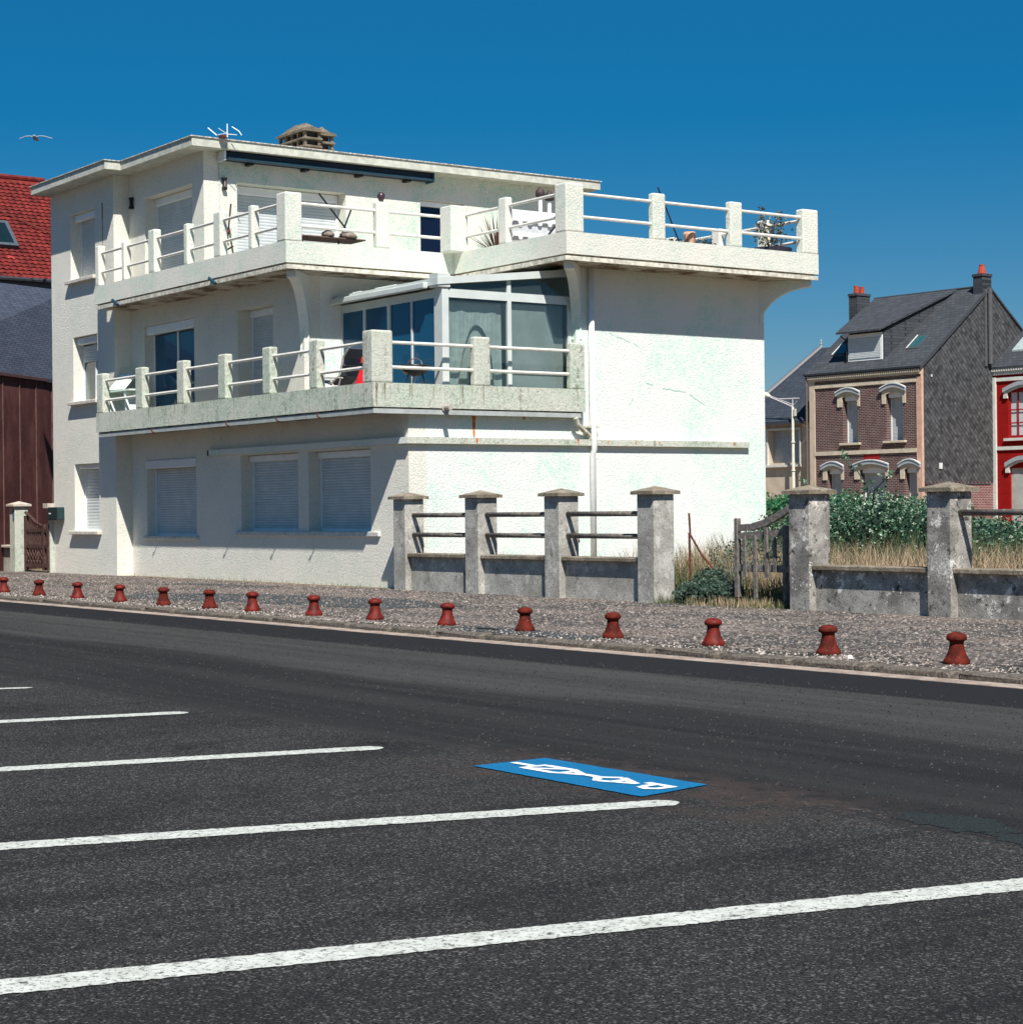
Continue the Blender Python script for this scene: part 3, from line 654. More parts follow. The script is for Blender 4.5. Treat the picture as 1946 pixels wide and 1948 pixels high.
# veranda on the first floor corner
b = B()
b.box(.08, .37, .83, .98, 3.45, 5.60, .01); b.box(3.75, 3.815, .84, .92, 3.45, 5.59); b.box(.37, 3.75, .84, .92, 5.43, 5.585); b.box(.37, 3.75, .84, .92, 3.45, 3.56)
for a, e in ((2.86, 2.94), (1.93, 2.04), (1.15, 1.19)): b.box(a, e, .84, .92, 3.56, 5.43)
b.box(.09, .16, .98, 3.85, 5.42, 5.58); b.box(.09, .16, .98, 3.85, 3.45, 3.52); b.box(.09, .16, 2.33, 2.42, 3.52, 5.42); b.box(.09, .16, 3.77, 3.86, 3.52, 5.42); b.box(.10, .15, 2.33, 2.42, 5.58, 5.84)
ver = b.obj('veranda', alu, HB, label='glazed white veranda with sloping roof on the first floor corner')
b = B(); b.hexa([(.03, .70, 5.64), (3.8, .70, 5.64), (3.8, 3.89, 5.98), (.03, 3.89, 5.98)], [(.03, .70, 5.77), (3.8, .70, 5.77), (3.8, 3.89, 6.12), (.03, 3.89, 6.12)]); b.obj('veranda_roof', alu, ver)
b = B(); b.box(.05, .36, .72, 1.0, 5.601, 5.86, .01); b.obj('corner_block', alu, ver)
b = B(); b.box(.36, 3.87, .60, .70, 5.59, 5.71, .02); b.obj('veranda_gutter', alu, ver)
for a0, a1 in ((.375, 1.15), (1.19, 1.93), (2.04, 2.86), (2.94, 3.745)):
    b = B(); b.box(a0, a1, .87, .88, 3.56, 5.43); b.obj('pane', glass_blue, ver)
for a0, a1 in ((.985, 2.33), (2.42, 3.77)):
    b = B(); b.box(.12, .13, a0, a1, 3.52, 5.42); b.obj('pane', glass_m, ver)
b = B(); b.prism([(.985, 5.58), (2.33, 5.58), (2.33, 5.80), (.985, 5.64)], 'u', .12, .13); b.obj('pane', glass_m, ver)
b = B(); b.prism([(2.42, 5.58), (3.86, 5.58), (3.86, 5.95), (2.42, 5.80)], 'u', .12, .13); b.obj('pane', glass_m, ver)
blind = simple('grey_blind', (.50, .53, .50), .9, .12, 2)
b = B(); b.box(.20, .205, 2.46, 3.72, 3.5, 5.40); b.obj('blind', blind, ver)
b = B(); n = 16; pr = None   # cloth panel, cut to an arch to imitate the lit shape in the first side pane
for i in range(n+1):
    w_ = 1.1+1.2*i/n; zt = 5.35; zb = 3.6 + (1.35*math.sin(PI*min(1, max(0, (w_-1.3)/.85)))**.5 if 1.3 < w_ < 2.15 else 0)
    q = (b.v((.26+.015*math.sin(i), w_, zb)), b.v((.26+.015*math.sin(i*1.3), w_, zt)))
    if pr: b.f([pr[0], q[0], q[1], pr[1]])
    pr = q
b.box(.34, .345, 1.0, 2.32, 3.5, 5.38); b.obj('curtain', simple('net_curtain', (.62, .68, .63), .9), ver)
b = B(); b.box(.40, 1.9, 1.0, 1.01, 4.1, 5.40); b.obj('blind', simple('blue_blind', (.05, .12, .18), .8), ver)
for uu in (1.6, 2.9):
    b = B(); b.box(uu, uu+.75, .75, .95, 5.735, 5.80, .02); b.obj('roof_vent', alu, ver)
# awning cassette, lamps, cable on the second floor wall
b = B(); b.box(7.84, 8.14, .34, 5.74, 9.13, 9.315, .04, 2); aw = b.obj('awning', navy, HB, label='long rolled navy awning under the roof edge')
b = B(); b.tube([(7.84, .36, 9.15), (7.84, 5.72, 9.15)], .04, 10); b.obj('front_bar', teal, aw)
for a in (.33, 5.74):
    b = B(); b.box(7.80, 8.14, a, a+.05, 9.09, 9.318, .02); b.obj('end_cap', pvc if a < 1 else teal, aw)
for a in (1.0, 2.4, 3.8, 5.1):
    b = B(); b.box(7.9, 8.14, a, a+.1, 9.07, 9.13); b.obj('awning_bracket', black, aw)
def wall_lamp(m):
    b = B(m=m); b.box(-.05, .05, -.10, -.0, .0, .07, .012); b.box(-.05, .05, -.10, 0, .22, .27, .012); b.box(-.035, -.02, -.08, -.02, .07, .22); b.box(.02, .035, -.08, -.02, .07, .22)
    o = b.obj('wall_lamp', black, HB); b = B(m=m); b.box(-.018, .018, -.07, -.03, .07, .22); b.obj('lamp_glass', simple('lamp_glass', (.3, .25, .22), .2), o)
wall_lamp(lambda a, d, z: (8.15+d, .48+a, 8.50+z)); wall_lamp(lambda a, d, z: (11.76+a, d, 8.52+z))
b = B(); b.tube([(8.135, .37, 9.2), (8.135, .37, 6.5)], .009, 5); b.obj('cable', simple('cable', (.5, .5, .48), .6), HB)
# antenna
b = B(); b.tube([(7.5, .25, 9.53), (7.5, .25, 9.82)], .014, 6); b.tube([(7.5, .25, 9.62), (7.68, .12, 9.60)], .008, 6); b.tube([(7.5, .25, 9.60), (7.38, .42, 9.58)], .008, 6); b.tube([(7.5, .25, 9.60), (7.66, .12, 9.74)], .006, 5)
b.tube([(7.70, .10, 9.59), (7.74, .06, 9.64), (7.84, -.04, 9.76)], .012, 6); b.tube([(7.32, .50, 9.57), (7.36, .46, 9.66), (7.46, .34, 9.76)], .012, 6)
an = b.obj('antenna', simple('antenna_white', (.75, .75, .75), .4), HB)
b = B(); b.box(7.50, 7.66, .12, .28, 9.533, 9.575); b.obj('antenna_foot', rust, an)
# mailbox
b = B((15.3, -.40, 1.32)); b.box(15.03, 15.64, -.60, -.40, 1.30, 1.62, .02)
mb = b.single('mailbox', simple('green_black_metal', (.012, .035, .038), .35, spec=.6), 'dark green metal mailbox fixed to the far left corner of the white building', 'mailbox')
b = B((15.3, -.40, 1.32)); b.box(15.42, 15.54, -.606, -.60, 1.45, 1.48); b.obj('name_plate', simple('steel_plate', (.8, .8, .8), .3), mb)

# ================================================================ THINGS ON THE BALCONIES
t = thing('sun_lounger', 'folding chair with dark striped fabric behind the lower balcony rail', 'chair', (1.7, -.3, 3.45))
O_ = (1.7, -.3, 3.45); fab = simple('dark_fabric', (.07, .085, .11), .9); frm = simple('chair_frame', (.55, .50, .45), .4)
for ww in (-.5, -.05):
    b = B(O_); b.tube([(1.95, ww, 3.85), (1.62, ww, 4.0), (1.45, ww, 4.35), (1.22, ww, 4.52)], .018, 6); b.tube([(2.5, ww, 4.02), (1.5, ww, 3.95)], .016, 6)
    b.tube([(2.45, ww, 4.0), (2.15, ww, 3.46)], .014, 6); b.tube([(1.55, ww, 3.96), (1.85, ww, 3.46)], .014, 6); b.tube([(1.95, ww, 3.95), (1.5, ww, 3.46)], .014, 6); b.obj('frame', frm, t)
b = B(O_)
P_ = [(1.24, 4.50), (1.45, 4.33), (1.6, 4.02), (1.95, 3.86), (2.45, 3.98)]
for i in range(4):
    (a0, z0), (a1, z1) = P_[i], P_[i+1]; b.hexa([(a0, -.48, z0), (a1, -.48, z1), (a1, -.07, z1), (a0, -.07, z0)], [(a0, -.48, z0-.02), (a1, -.48, z1-.02), (a1, -.07, z1-.02), (a0, -.07, z0-.02)])
b.obj('fabric', fab, t)
b = B(O_)
for i in range(4):
    (a0, z0), (a1, z1) = P_[i], P_[i+1]; a, z = (a0+a1)/2, (z0+z1)/2
    b.hexa([(a-.03, -.485, z+.015), (a+.03, -.485, z), (a+.03, -.065, z), (a-.03, -.065, z+.015)], [(a-.03, -.485, z+.022), (a+.03, -.485, z+.008), (a+.03, -.065, z+.008), (a-.03, -.065, z+.022)])
b.obj('stripe', simple('pale_stripe', (.22, .26, .30), .9), t)
b = B((1.0, -.25, 3.45)); b.lathe([(.27, 3.45), (.29, 3.5), (.23, 3.8), (.13, 4.1), (.12, 4.16), (.115, 4.24), (.10, 4.30), (.03, 4.38)], (.98, -.28), 20)
rt_ = b.single('toy_tower', simple('red_plastic', (.72, .015, .02), .35, spec=.5), 'red plastic cone with dark band half hidden by the thick corner post', 'toy', smooth=True)
b = B((1.0, -.25, 3.45)); b.lathe([(.13, 4.12), (.132, 4.2), (.12, 4.2)], (.98, -.28), 20); b.obj('band', black, rt_)
# kettle barbecue
O_ = (.15, .25, 3.45); t = thing('barbecue', 'black kettle barbecue on splayed legs beside the veranda', 'barbecue', O_)
b = B(O_); b.lathe([(.06, 3.92), (.2, 3.97), (.27, 4.06), (.28, 4.12), (.26, 4.13)], (.15, .25), 20); b.obj('bowl', black, t, smooth=True)
for k in range(3):
    a = k*2.1+.4; b = B(O_); b.tube([(.15+.15*math.cos(a), .25+.15*math.sin(a), 3.96), (.15+.3*math.cos(a), .25+.3*math.sin(a), 3.46)], .013, 6); b.obj('leg', black, t)
b = B(O_); b.tube([(.15+.25*math.cos(a), .25, 4.12+.13*math.sin(a)) for a in [PI*i/10 for i in range(11)]], .009, 6); b.obj('handle', simple('chrome', (.7, .7, .7), .2, metal=.9), t)
# white folding bench at the balcony end
O_ = (11.4, -.45, 3.45); t = thing('bench', 'white plastic bench with tilted back at the left end of the lower balcony', 'bench', O_)
wp = simple('white_green_plastic', (.70, .80, .74), .5)
b = B(O_); b.hexa([(11.9, -.62, 4.30), (11.25, -.55, 4.30), (11.30, -.20, 4.66), (11.95, -.25, 4.70)], [(11.9, -.58, 4.28), (11.25, -.51, 4.28), (11.30, -.16, 4.64), (11.95, -.21, 4.68)]); b.obj('backrest', wp, t)
b = B(O_); b.box(10.75, 11.9, -.62, -.18, 4.24, 4.275); b.obj('seat', wp, t)
for uu in (11.75, 10.9):
    b = B(O_); b.hexa([(uu, -.6, 3.46), (uu+.06, -.6, 3.46), (uu+.06, -.2, 3.46), (uu, -.2, 3.46)], [(uu+.12, -.6, 4.24), (uu+.18, -.6, 4.24), (uu+.18, -.2, 4.24), (uu+.12, -.2, 4.24)]); b.obj('leg', wp, t)

def leaves(b, n, fn, size, asp=.55):
    """n small leaf quads at points and directions given by fn()"""
    for _ in range(n):
        p, nrm = fn(); s_ = size*random.uniform(.6, 1.3)
        d = Vector((random.uniform(-1, 1), random.uniform(-1, 1), random.uniform(-.6, 1))).normalized()
        e = d.cross(Vector((random.uniform(-1, 1), random.uniform(-1, 1), random.uniform(-1, 1)))).normalized()*s_*asp
        d = d*s_; p = Vector(p)
        b.quad(tuple(p), tuple(p+d*.5+e*.5), tuple(p+d), tuple(p+d*.5-e*.5))
def blades(b, n, fn, hmin, hmax, wd=.008, lean=.35):
    for _ in range(n):
        p = Vector(fn()); h = random.uniform(hmin, hmax); a = random.uniform(0, 2*PI); l = h*random.uniform(.05, lean)
        t_ = p+Vector((math.cos(a)*l, math.sin(a)*l, h)); m_ = p.lerp(t_, .55)+Vector((-math.cos(a)*l*.15, -math.sin(a)*l*.15, 0))
        c_ = random.uniform(0, 2*PI); e = Vector((math.cos(c_)*wd, math.sin(c_)*wd, 0))
        v0, v1, v2, v3, v4 = b.v(tuple(p-e)), b.v(tuple(p+e)), b.v(tuple(m_+e*.7)), b.v(tuple(m_-e*.7)), b.v(tuple(t_))
        b.f([v0, v1, v2, v3]); b.f([v3, v2, v4])
gauss = random.gauss
def blob(c, r):
    def fn():
        while True:
            v = Vector((random.uniform(-1, 1), random.uniform(-1, 1), random.uniform(-1, 1)))
            if .25 < v.length < 1: break
        return (c[0]+v.x*r[0], c[1]+v.y*r[1], c[2]+v.z*r[2]), v
    return fn
pot_m = simple('terracotta', (.40, .20, .13), .8, .2, 12); potdark = simple('dark_pot', (.03, .028, .045), .5)
planter_m = simple('brown_planter', (.13, .085, .065), .9, .3, 20)
# potted shrub at the far terrace corner
O_ = (-.1, 9.0, 6.47); t = thing('potted_shrub', 'grey green shrub in wide dark bowl at the far right terrace corner', 'potted plant', O_)
b = B(O_); b.lathe([(.28, 6.475), (.40, 6.6), (.44, 6.85), (.40, 6.86)], (-.1, 9.0), 22); b.obj('pot', potdark, t)
b = B(O_); leaves(b, 420, blob((-.1, 9.0, 7.18), (.44, .44, .32)), .075); leaves(b, 60, blob((-.05, 8.8, 7.55), (.08, .08, .22)), .07); leaves(b, 60, blob((-.15, 9.25, 7.5), (.08, .08, .2)), .07); b.obj('foliage', silver_m, t)
b = B(O_)
for k in range(7): a = k*.9; b.tube([(-.1, 9.0, 6.8), (-.1+.15*math.cos(a), 9+.15*math.sin(a), 7.1), (-.1+.3*math.cos(a), 9+.3*math.sin(a), 7.4)], .011, 5)
b.obj('stem', wood_brown, t)
# planter with cushions of green and a terracotta figure
O_ = (-.3, 6.4, 6.47); t = thing('planter_box', 'low planter with grey succulents and terracotta pot between the right terrace posts', 'planter', O_)
b = B(O_); b.box(-.5, -.1, 5.9, 7.0, 6.475, 6.66); b.obj('box', planter_m, t)
b = B(O_); leaves(b, 260, blob((-.3, 6.2, 6.74), (.18, .35, .10)), .06); leaves(b, 240, blob((-.3, 6.95, 6.76), (.18, .28, .14)), .06); b.obj('foliage', silver_m, t)
b = B(O_); b.lathe([(.09, 6.66), (.10, 6.75), (.135, 6.95), (.12, 7.0), (.10, 6.99)], (-.3, 6.58), 14); b.obj('pot', simple('clay_figure', (.62, .36, .24), .9, .25, 20), t)
b = B((-.3, 6.35, 6.47)); b.tube([(-.3, 6.45, 6.48), (-.45, 5.95, 7.2), (-.55, 5.55, 7.78)], .016, 8); b.single('parasol_pole', black, 'thin black pole leaning against the sky behind the right terrace rail', 'pole')
# spiky plant
O_ = (2.45, 3.75, 6.47); t = thing('spiky_plant', 'brown spiky plant beside the inner corner of the terrace', 'plant', O_)
b = B(O_); b.lathe([(.12, 6.475), (.17, 6.7), (.16, 6.71)], (2.45, 3.75), 14); b.obj('pot', pot_m, t)
b = B(O_)
for k in range(90):
    a = random.uniform(0, 2*PI); L_ = random.uniform(.5, .95); e = random.uniform(.15, 1.35)
    p = Vector((2.45, 3.75, 6.68)); d = Vector((math.cos(a)*math.cos(e), math.sin(a)*math.cos(e), math.sin(e))); q = p+d*L_; s_ = d.cross(Vector((0, 0, 1))).normalized()*.013
    b.quad(tuple(p-s_), tuple(p+s_), tuple(p.lerp(q, .6)+s_), tuple(p.lerp(q, .6)-s_)); b.quad(tuple(p.lerp(q, .6)-s_), tuple(p.lerp(q, .6)+s_), tuple(q), tuple(q+s_*.1))
b.obj('foliage', dry_m, t)
# white slatted planter rack
O_ = (3.0, 5.1, 6.47); t = thing('planter_rack', 'white stacked planter rack with scalloped tiers behind the terrace rail', 'planter', O_)
for k, z0 in enumerate((6.85, 7.10, 7.42)):
    b = B(O_); n = 7; h = .16 if k < 2 else .30
    pts = [(4.45, z0+h), (6.25, z0+h)]
    low_ = []
    for i in range(n):
        a = 6.25-1.8*i/n; s_ = 1.8/n; low_ += [(a, z0), (a-s_*.2, z0+.015), (a-s_*.3, z0+.07), (a-s_*.8, z0+.07), (a-s_*.9, z0+.015)]
    low_.append((4.45, z0)); b.prism([(4.45, z0+h), (6.25, z0+h)]+low_, 'u', 2.9, 2.94); b.obj('tier', white_paint, t)
b = B(O_); b.box(2.96, 3.3, 4.5, 6.2, 6.475, 7.6); b.obj('rack_body', simple('rack_grey', (.5, .5, .5), .8), t)
for i, (a, lab, h) in enumerate(((5.36, 'left of two slender white posts with dark caps above the planter rack', 8.2), (5.60, 'right of two slender white posts with dark caps above the planter rack', 8.15))):
    O_ = (3.1, a, 7.6); t = thing('garden_lamp', lab, 'lamp', O_, group='white posts with dark caps')
    b = B(O_); b.tube([(3.1, a, 7.6), (3.1, a, h-.14)], .045, 10); b.obj('pole', white_paint, t)
    b = B(O_); b.lathe([(.05, h-.15), (.10, h-.12), (.10, h-.02), (.05, h+.06), (.01, h+.09)], (3.1, a), 12); b.obj('cap', simple('dark_brown_cap', (.06, .04, .04), .6), t, smooth=True)
b = B((2.4, 3.9, 6.47)); b.tube([(1.15, 3.7, 6.5), (.85, 4.2, 7.22)], .02, 6); b.single('garden_stick', black, 'short black stick leaning behind the middle terrace rail', 'stick')
# parasol legs: crossed folding frame
O_ = (4.0, 1.0, 6.47); t = thing('folding_table', 'folded table with crossed dark legs beside the middle parapet post', 'table', O_)
b = B(O_); b.tube([(3.6, .25, 7.78), (3.5, .95, 6.95)], .018, 6); b.obj('leg', black, t); b = B(O_); b.tube([(3.55, .98, 7.55), (3.6, .55, 6.5)], .018, 6); b.obj('leg', black, t)
b = B(O_); b.box(3.3, 3.9, -.2, 1.15, 6.86, 6.89, .01); b.obj('table_top', planter_m, t)
# stones / cushions on the parapet side
for i, (a, s_, lab) in enumerate(((-.12, .13, 'small grey brown stone lying left on the terrace table'), (.35, .18, 'flat grey brown stone lying right on the terrace table'))):
    O_ = (3.4, a+.45, 6.89); b = B(O_); b.lathe([(.02, 6.89), (s_, 6.91), (s_*.95, 6.97), (s_*.5, 7.02), (.01, 7.03)], (3.4, a+.45), 12)
    for v in b.bm.verts: v.co.y *= random.uniform(.9, 1.2); v.co.z += random.uniform(-.006, .006)
    b.single('stone', simple('brown_stone', (.24, .19, .16), .95, .3, 20), lab, 'stone', smooth=True)
O_ = (4.0, -.05, 6.47); t = thing('garden_chair', 'dark folding garden chair seen beside the big corner post of the terrace', 'chair', O_)
b = B(O_); b.lathe([(.03, 6.95), (.2, 6.93), (.2, 6.97), (.03, 6.99)], (4.0, -.05), 12); b.obj('seat', planter_m, t)
for k in range(4): b = B(O_); a = PI/4+k*PI/2; b.tube([(4.0+.12*math.cos(a), -.05+.12*math.sin(a), 6.94), (4.0+.2*math.cos(a), -.05+.2*math.sin(a), 6.475)], .012, 5); b.obj('leg', black, t)
b = B(O_); b.tube([(4.15, -.2, 6.95), (4.22, -.15, 7.45), (4.22, .1, 7.45), (4.15, .15, 6.95)], .014, 6); b.obj('backrest', black, t)
b = B((3.03, 1.35, 7.62)); b.lathe([(.04, 7.62), (.05, 7.66), (.075, 7.70), (.08, 7.76), (.05, 7.81), (.02, 7.82)], (3.03, 1.35), 14); b.single('round_lamp', simple('maroon_glass', (.06, .03, .04), .25, spec=.6), 'small dark round lamp sitting on top of a white parapet post', 'lamp', smooth=True)
# climbing rose on a trellis
O_ = (6.2, -.45, 6.47); t = thing('trellis', 'wooden trellis with a red flowered climber behind the upper balcony rail', 'trellis', O_)
for P_ in ([(6.35, -.45, 6.48), (6.15, -.45, 7.3), (6.02, -.45, 7.84)], [(5.85, -.45, 6.48), (6.12, -.45, 7.35)], [(6.3, -.45, 6.9), (5.95, -.45, 6.95)]):
    b = B(O_); b.tube(P_, .018, 6); b.obj('stake', wood_brown, t)
b = B(O_); leaves(b, 60, blob((6.2, -.45, 7.28), (.10, .06, .14)), .07); leaves(b, 20, blob((6.1, -.45, 7.05), (.08, .06, .1)), .06); b.obj('foliage', weed_m, t)
b = B(O_)
for (a, z) in ((6.1, 7.27), (6.18, 7.2)): b.lathe([(.005, z-.03), (.032, z-.01), (.03, z+.02), (.005, z+.035)], (a, -.50), 8)
b.obj('flower', simple('red_petals', (.55, .02, .05), .6), t, smooth=True)
b = B(O_); blades(b, 60, lambda: (random.uniform(5.8, 6.5), random.uniform(-.6, -.3), 6.6), .08, .22, .006); b.obj('moss_tuft', straw_m, t)

# ================================================================ BOLLARDS
prof = [(.118, -.02), (.118, .038), (.111, .044), (.097, .066), (.083, .096), (.071, .132), (.064, .168), (.062, .192), (.067, .202), (.071, .209), (.088, .216), (.093, .230), (.091, .248), (.078, .266), (.048, .281), (.010, .286)]
b = B(); b.lathe(prof, (0, 0), 24); bme = b.mesh('bollard', boll_m, True)
bme2 = bme.copy(); bme2.materials[0] = boll_m2
bl = [(4.69, -5.93), (2.82, -6.0), (1.04, -6.03), (-.72, -6.05), (-2.35, -6.05), (-3.83, -6.0), (-5.05, -5.93), (-6.78, -5.9), (-8.32, -5.86), (-10.08, -5.9), (-11.72, -5.89), (-13.4, -5.91), (-15.05, -5.9), (-16.74, -5.92), (-18.34, -5.91), (-19.98, -5.92), (-21.6, -5.92)]
look = ['leftmost of all, cut by the picture edge', 'second from the left end', 'standing in front of the left ground floor window of the wing', 'standing before the lit corner strip of the wing', 'standing before the first shuttered window left of the long sill',
        'standing left of the dark tarmac patch', 'standing on the dark tarmac patch', 'below the right end of the long sill', 'bright red, in front of the first fence pillar', 'leaning and dull, before the second fence pillar',
        'dull brown red, before the third fence pillar', 'before the fourth fence pillar', 'with a pale scuff, before the open gateway', 'before the lichened pillar beside the wooden gate', 'nearest and largest, at the far right']
for i, (u, w) in enumerate(bl):
    if i >= 15: break
    o = bpy.data.objects.new('bollard', bme if i in (2, 7, 8) or i % 3 == 0 else bme2); COL.objects.link(o); o.location = F0.loc(u, w, .0)
    tl = 9 if i == 9 else random.uniform(-1.5, 1.5)
    o.rotation_euler = (0, math.radians(-5 if i == 9 else tl), random.uniform(0, 6)); setp(o, 'squat red mushroom bollard ' + look[i], 'bollard', 'red bollards along the kerb')
# pebbles and shells along the kerb, gravel over the whole pavement
def gravel(name, mat, n, place, smin, smax, label):
    b = B()
    for _ in range(n):
        u, w = place()
        s_ = random.uniform(smin, smax)*(1.6 if random.random() < .05 else 1); b.shade = random.choice((.35, .6, .9, 1.0, 1.3, 1.7))
        a0 = random.uniform(0, 2)
        vs = [b.v((u+s_*math.cos(a+a0)*random.uniform(.7, 1.2), w+s_*math.sin(a+a0)*random.uniform(.7, 1.2), .001)) for a in (0, PI/2, PI, 1.5*PI)]; tp = b.v((u, w, s_*random.uniform(.7, 1.1)))
        for k in range(4): b.f([vs[k], vs[(k+1) % 4], tp])
    b.single(name, mat, label, 'pebbles', kind='stuff')
gravel('shells', simple('shell_pebble', (.40, .34, .29), .8, .35, 3), 2000, lambda: (random.uniform(-24, 12), -6.42+abs(gauss(0, .30))), .006, .017, 'pale shell bits scattered along the kerb')
m = M('gravel_mixed', .95, .1); m.color(m.mul(m.mix(m.noise(5, 3, lo=.3, hi=.7), (.145, .120, .104), (.21, .175, .150)), m.attr())); gravel_m = m.mat
gravel('gravel', gravel_m, 26000, lambda: (random.uniform(-24, 14), (-5.75+5.3*random.random()) if random.random() < .88 else random.uniform(-6.4, -5.5)), .008, .020, 'mixed tan and dark gravel spread over the pavement')
m = M('road_grit', .9, .15); m.color(m.mul(m.mix(m.noise(5, 3, lo=.3, hi=.7), (.050, .049, .047), (.075, .073, .069)), m.attr())); grit_m = m.mat
b = B()
for _ in range(26000):
    u, w = random.uniform(-31, 2), -17.8+10.0*random.random()
    s_ = random.uniform(.0035, .0075)*(1+.05*max(0, w+17)); b.shade = random.choice((.2, .3, .4, .6, .8, .9, 1.0, 1.1)); a0 = random.uniform(0, 2)
    vs = [b.v((u+s_*math.cos(a+a0), w+s_*math.sin(a+a0), -.0495)) for a in (0, 2.1, 4.2)]; tp = b.v((u, w, -.05+s_*.9))
    for k in range(3): b.f([vs[k], vs[(k+1) % 3], tp])
b.single('road_grit', grit_m, 'loose dark and grey grit lying on the asphalt', 'grit', kind='stuff')
b = B((-19.0, -6.45, 0)); b.lathe([(.015, .0), (.034, .01), (.03, .032), (.01, .045)], (-17.35, -6.25), 7); b.single('white_stone', simple('white_stone', (.66, .6, .54), .8), 'single fist sized white stone on the kerb near the second bollard from the right', 'stone')
b = B((-10.9, -6.1, 0)); b.box(-11.35, -10.95, -6.05, -6.0, .002, .02); b.single('driftwood', simple('dark_stick', (.03, .025, .02), .9), 'short dark stick lying on the pavement between two bollards', 'stick')
# rusty dry stalk beside kerb is left out (scratch on the photograph)

# ================================================================ FENCES
def pillar(T, O_, u, mat, zt=1.64, w0=-.45, w1=-.05, hs=.2, capm=None, base=0):
    b = B(O_); b.box(u-hs, u+hs, w0, w1, base-.2, zt, .012, 2); p = b.obj('pillar', mat, T)
    b = B(O_); e = .07; wc = (w0+w1)/2; hw = (w1-w0)/2
    b.hexa([(u-hs-e, w0-e, zt), (u+hs+e, w0-e, zt), (u+hs+e, w1+e, zt), (u-hs-e, w1+e, zt)], [(u-hs-e, w0-e, zt+.05), (u+hs+e, w0-e, zt+.05), (u+hs+e, w1+e, zt+.05), (u-hs-e, w1+e, zt+.05)])
    ap = b.v((u, wc, zt+.13)); q = [b.v((u+sx*(hs+e), wc+sw*(hw+e), zt+.051)) for sx, sw in ((-1, -1), (1, -1), (1, 1), (-1, 1))]
    for k in range(4): b.f([q[k], q[(k+1) % 4], ap])
    b.obj('cap', capm or cap_m, p); return p
def bay(T, O_, ua, ub, mat, w0=-.33, rails_=(1.0, 1.35), capm=None, rmat=None, zc=.60):
    b = B(O_); b.box(ua, ub, w0, w0+.18, -.2, zc); b.obj('panel', mat, T)
    b = B(O_); b.box(ua+.005, ub-.005, w0-.09, w0+.27, zc, zc+.07, .012, 1); b.obj('coping', capm or cap_m, T)
    for z in rails_:
        b = B(O_); b.tube([(ua-.02, -.27, z), (ub+.02, -.27, z)], .042, 12); b.obj('rail', rmat or railc, T, smooth=True)
railc = mk_conc('concrete_rail', (.12, .105, .09), (.20, .175, .15), (.5, .46, .4), .4, 3)
O_ = (-3.9, -.25, 0); fe = thing('concrete_fence', 'grey concrete fence of four pillars and double rails touching the white building', 'fence', O_)
us = [-.365, -2.675, -4.965, -7.345]
for u in us: pillar(fe, O_, u, conc_m)
for i in range(3): bay(fe, O_, us[i+1]+.2, us[i]-.2, conc_m)
O_ = (-14, -.25, 0); fe2 = thing('concrete_fence', 'lichen stained concrete fence right of the wooden gate', 'fence', O_)
for i, u in enumerate((-10.665, -13.2, -15.8, -18.4)): pillar(fe2, O_, u, conc_m2, zt=1.60)
for ua, ub in ((-13.0, -10.865), (-15.6, -13.4), (-18.2, -16.0)): bay(fe2, O_, ua, ub, conc_m2, rails_=() if ub > -11 else (1.33,), zc=.555)
O_ = (16.9, -.6, 0); fe3 = thing('concrete_fence', 'pale painted pillar and railed wall left of the brown gate', 'fence', O_)
pm_ = mk_stucco('painted_pillar', (.62, .62, .54), (.44, .54, .40), .9, dirt=.7); lc = simple('pale_cap', (.50, .43, .36), .9, .15, 9)
for u in (17.575, 19.45, 21.6): pillar(fe3, O_, u, pm_, zt=1.66, w0=-.75, w1=-.40, hs=.175, capm=lc)
b = B(O_); b.box(15.722, 15.80, -.50, -.30, -.2, 1.60); b.obj('pillar', pm_, fe3); b = B(O_); b.box(15.722, 16.02, -.56, -.24, 1.602, 1.72); b.obj('cap', lc, fe3)
for ua, ub in ((17.75, 19.275), (19.625, 21.425)): bay(fe3, O_, ua, ub, conc_m, w0=-.66, capm=lc, rmat=lc)
b = B(O_); b.box(17.44, 17.52, -.762, -.752, 1.30, 1.56); b.obj('number_plate', simple('plate_blue', (.05, .10, .2), .4), fe3)
# brown picket gate
O_ = (16.6, -.5, 0); g = thing('garden_gate', 'dark brown wooden gate with curved top between pale pillar and white building', 'gate', O_)
for a in (17.28, 16.10, 15.82): b = B(O_); b.box(a-.05, a+.05, -.54, -.46, .05, 1.42 if a > 17 else 1.2); b.obj('stile', wood_brown, g)
for z in (.12, .60, 1.0): b = B(O_); b.box(15.87, 17.23, -.53, -.48, z, z+.09); b.obj('rail', wood_brown, g)
b = B(O_); b.tube([(17.3, -.5, 1.50), (17.0, -.5, 1.40), (16.6, -.5, 1.24), (16.1, -.5, 1.13)], .04, 6); b.obj('curved_rail', wood_brown, g)
for i in range(8):
    uu = 16.2+i*.135; b = B(O_); b.box(uu, uu+.05, -.525, -.49, .69, 1.08+.028*i); b.obj('picket', wood_brown, g)
for i in range(6):
    uu = 16.15+i*.19; b = B(O_); b.tube([(uu, -.5, .22), (uu+.14, -.5, .40), (uu, -.5, .60)], .02, 5); b.obj('lattice', wood_brown, g); b = B(O_); b.tube([(uu+.14, -.51, .22), (uu, -.51, .40), (uu+.14, -.51, .60)], .02, 5); b.obj('lattice', wood_brown, g)
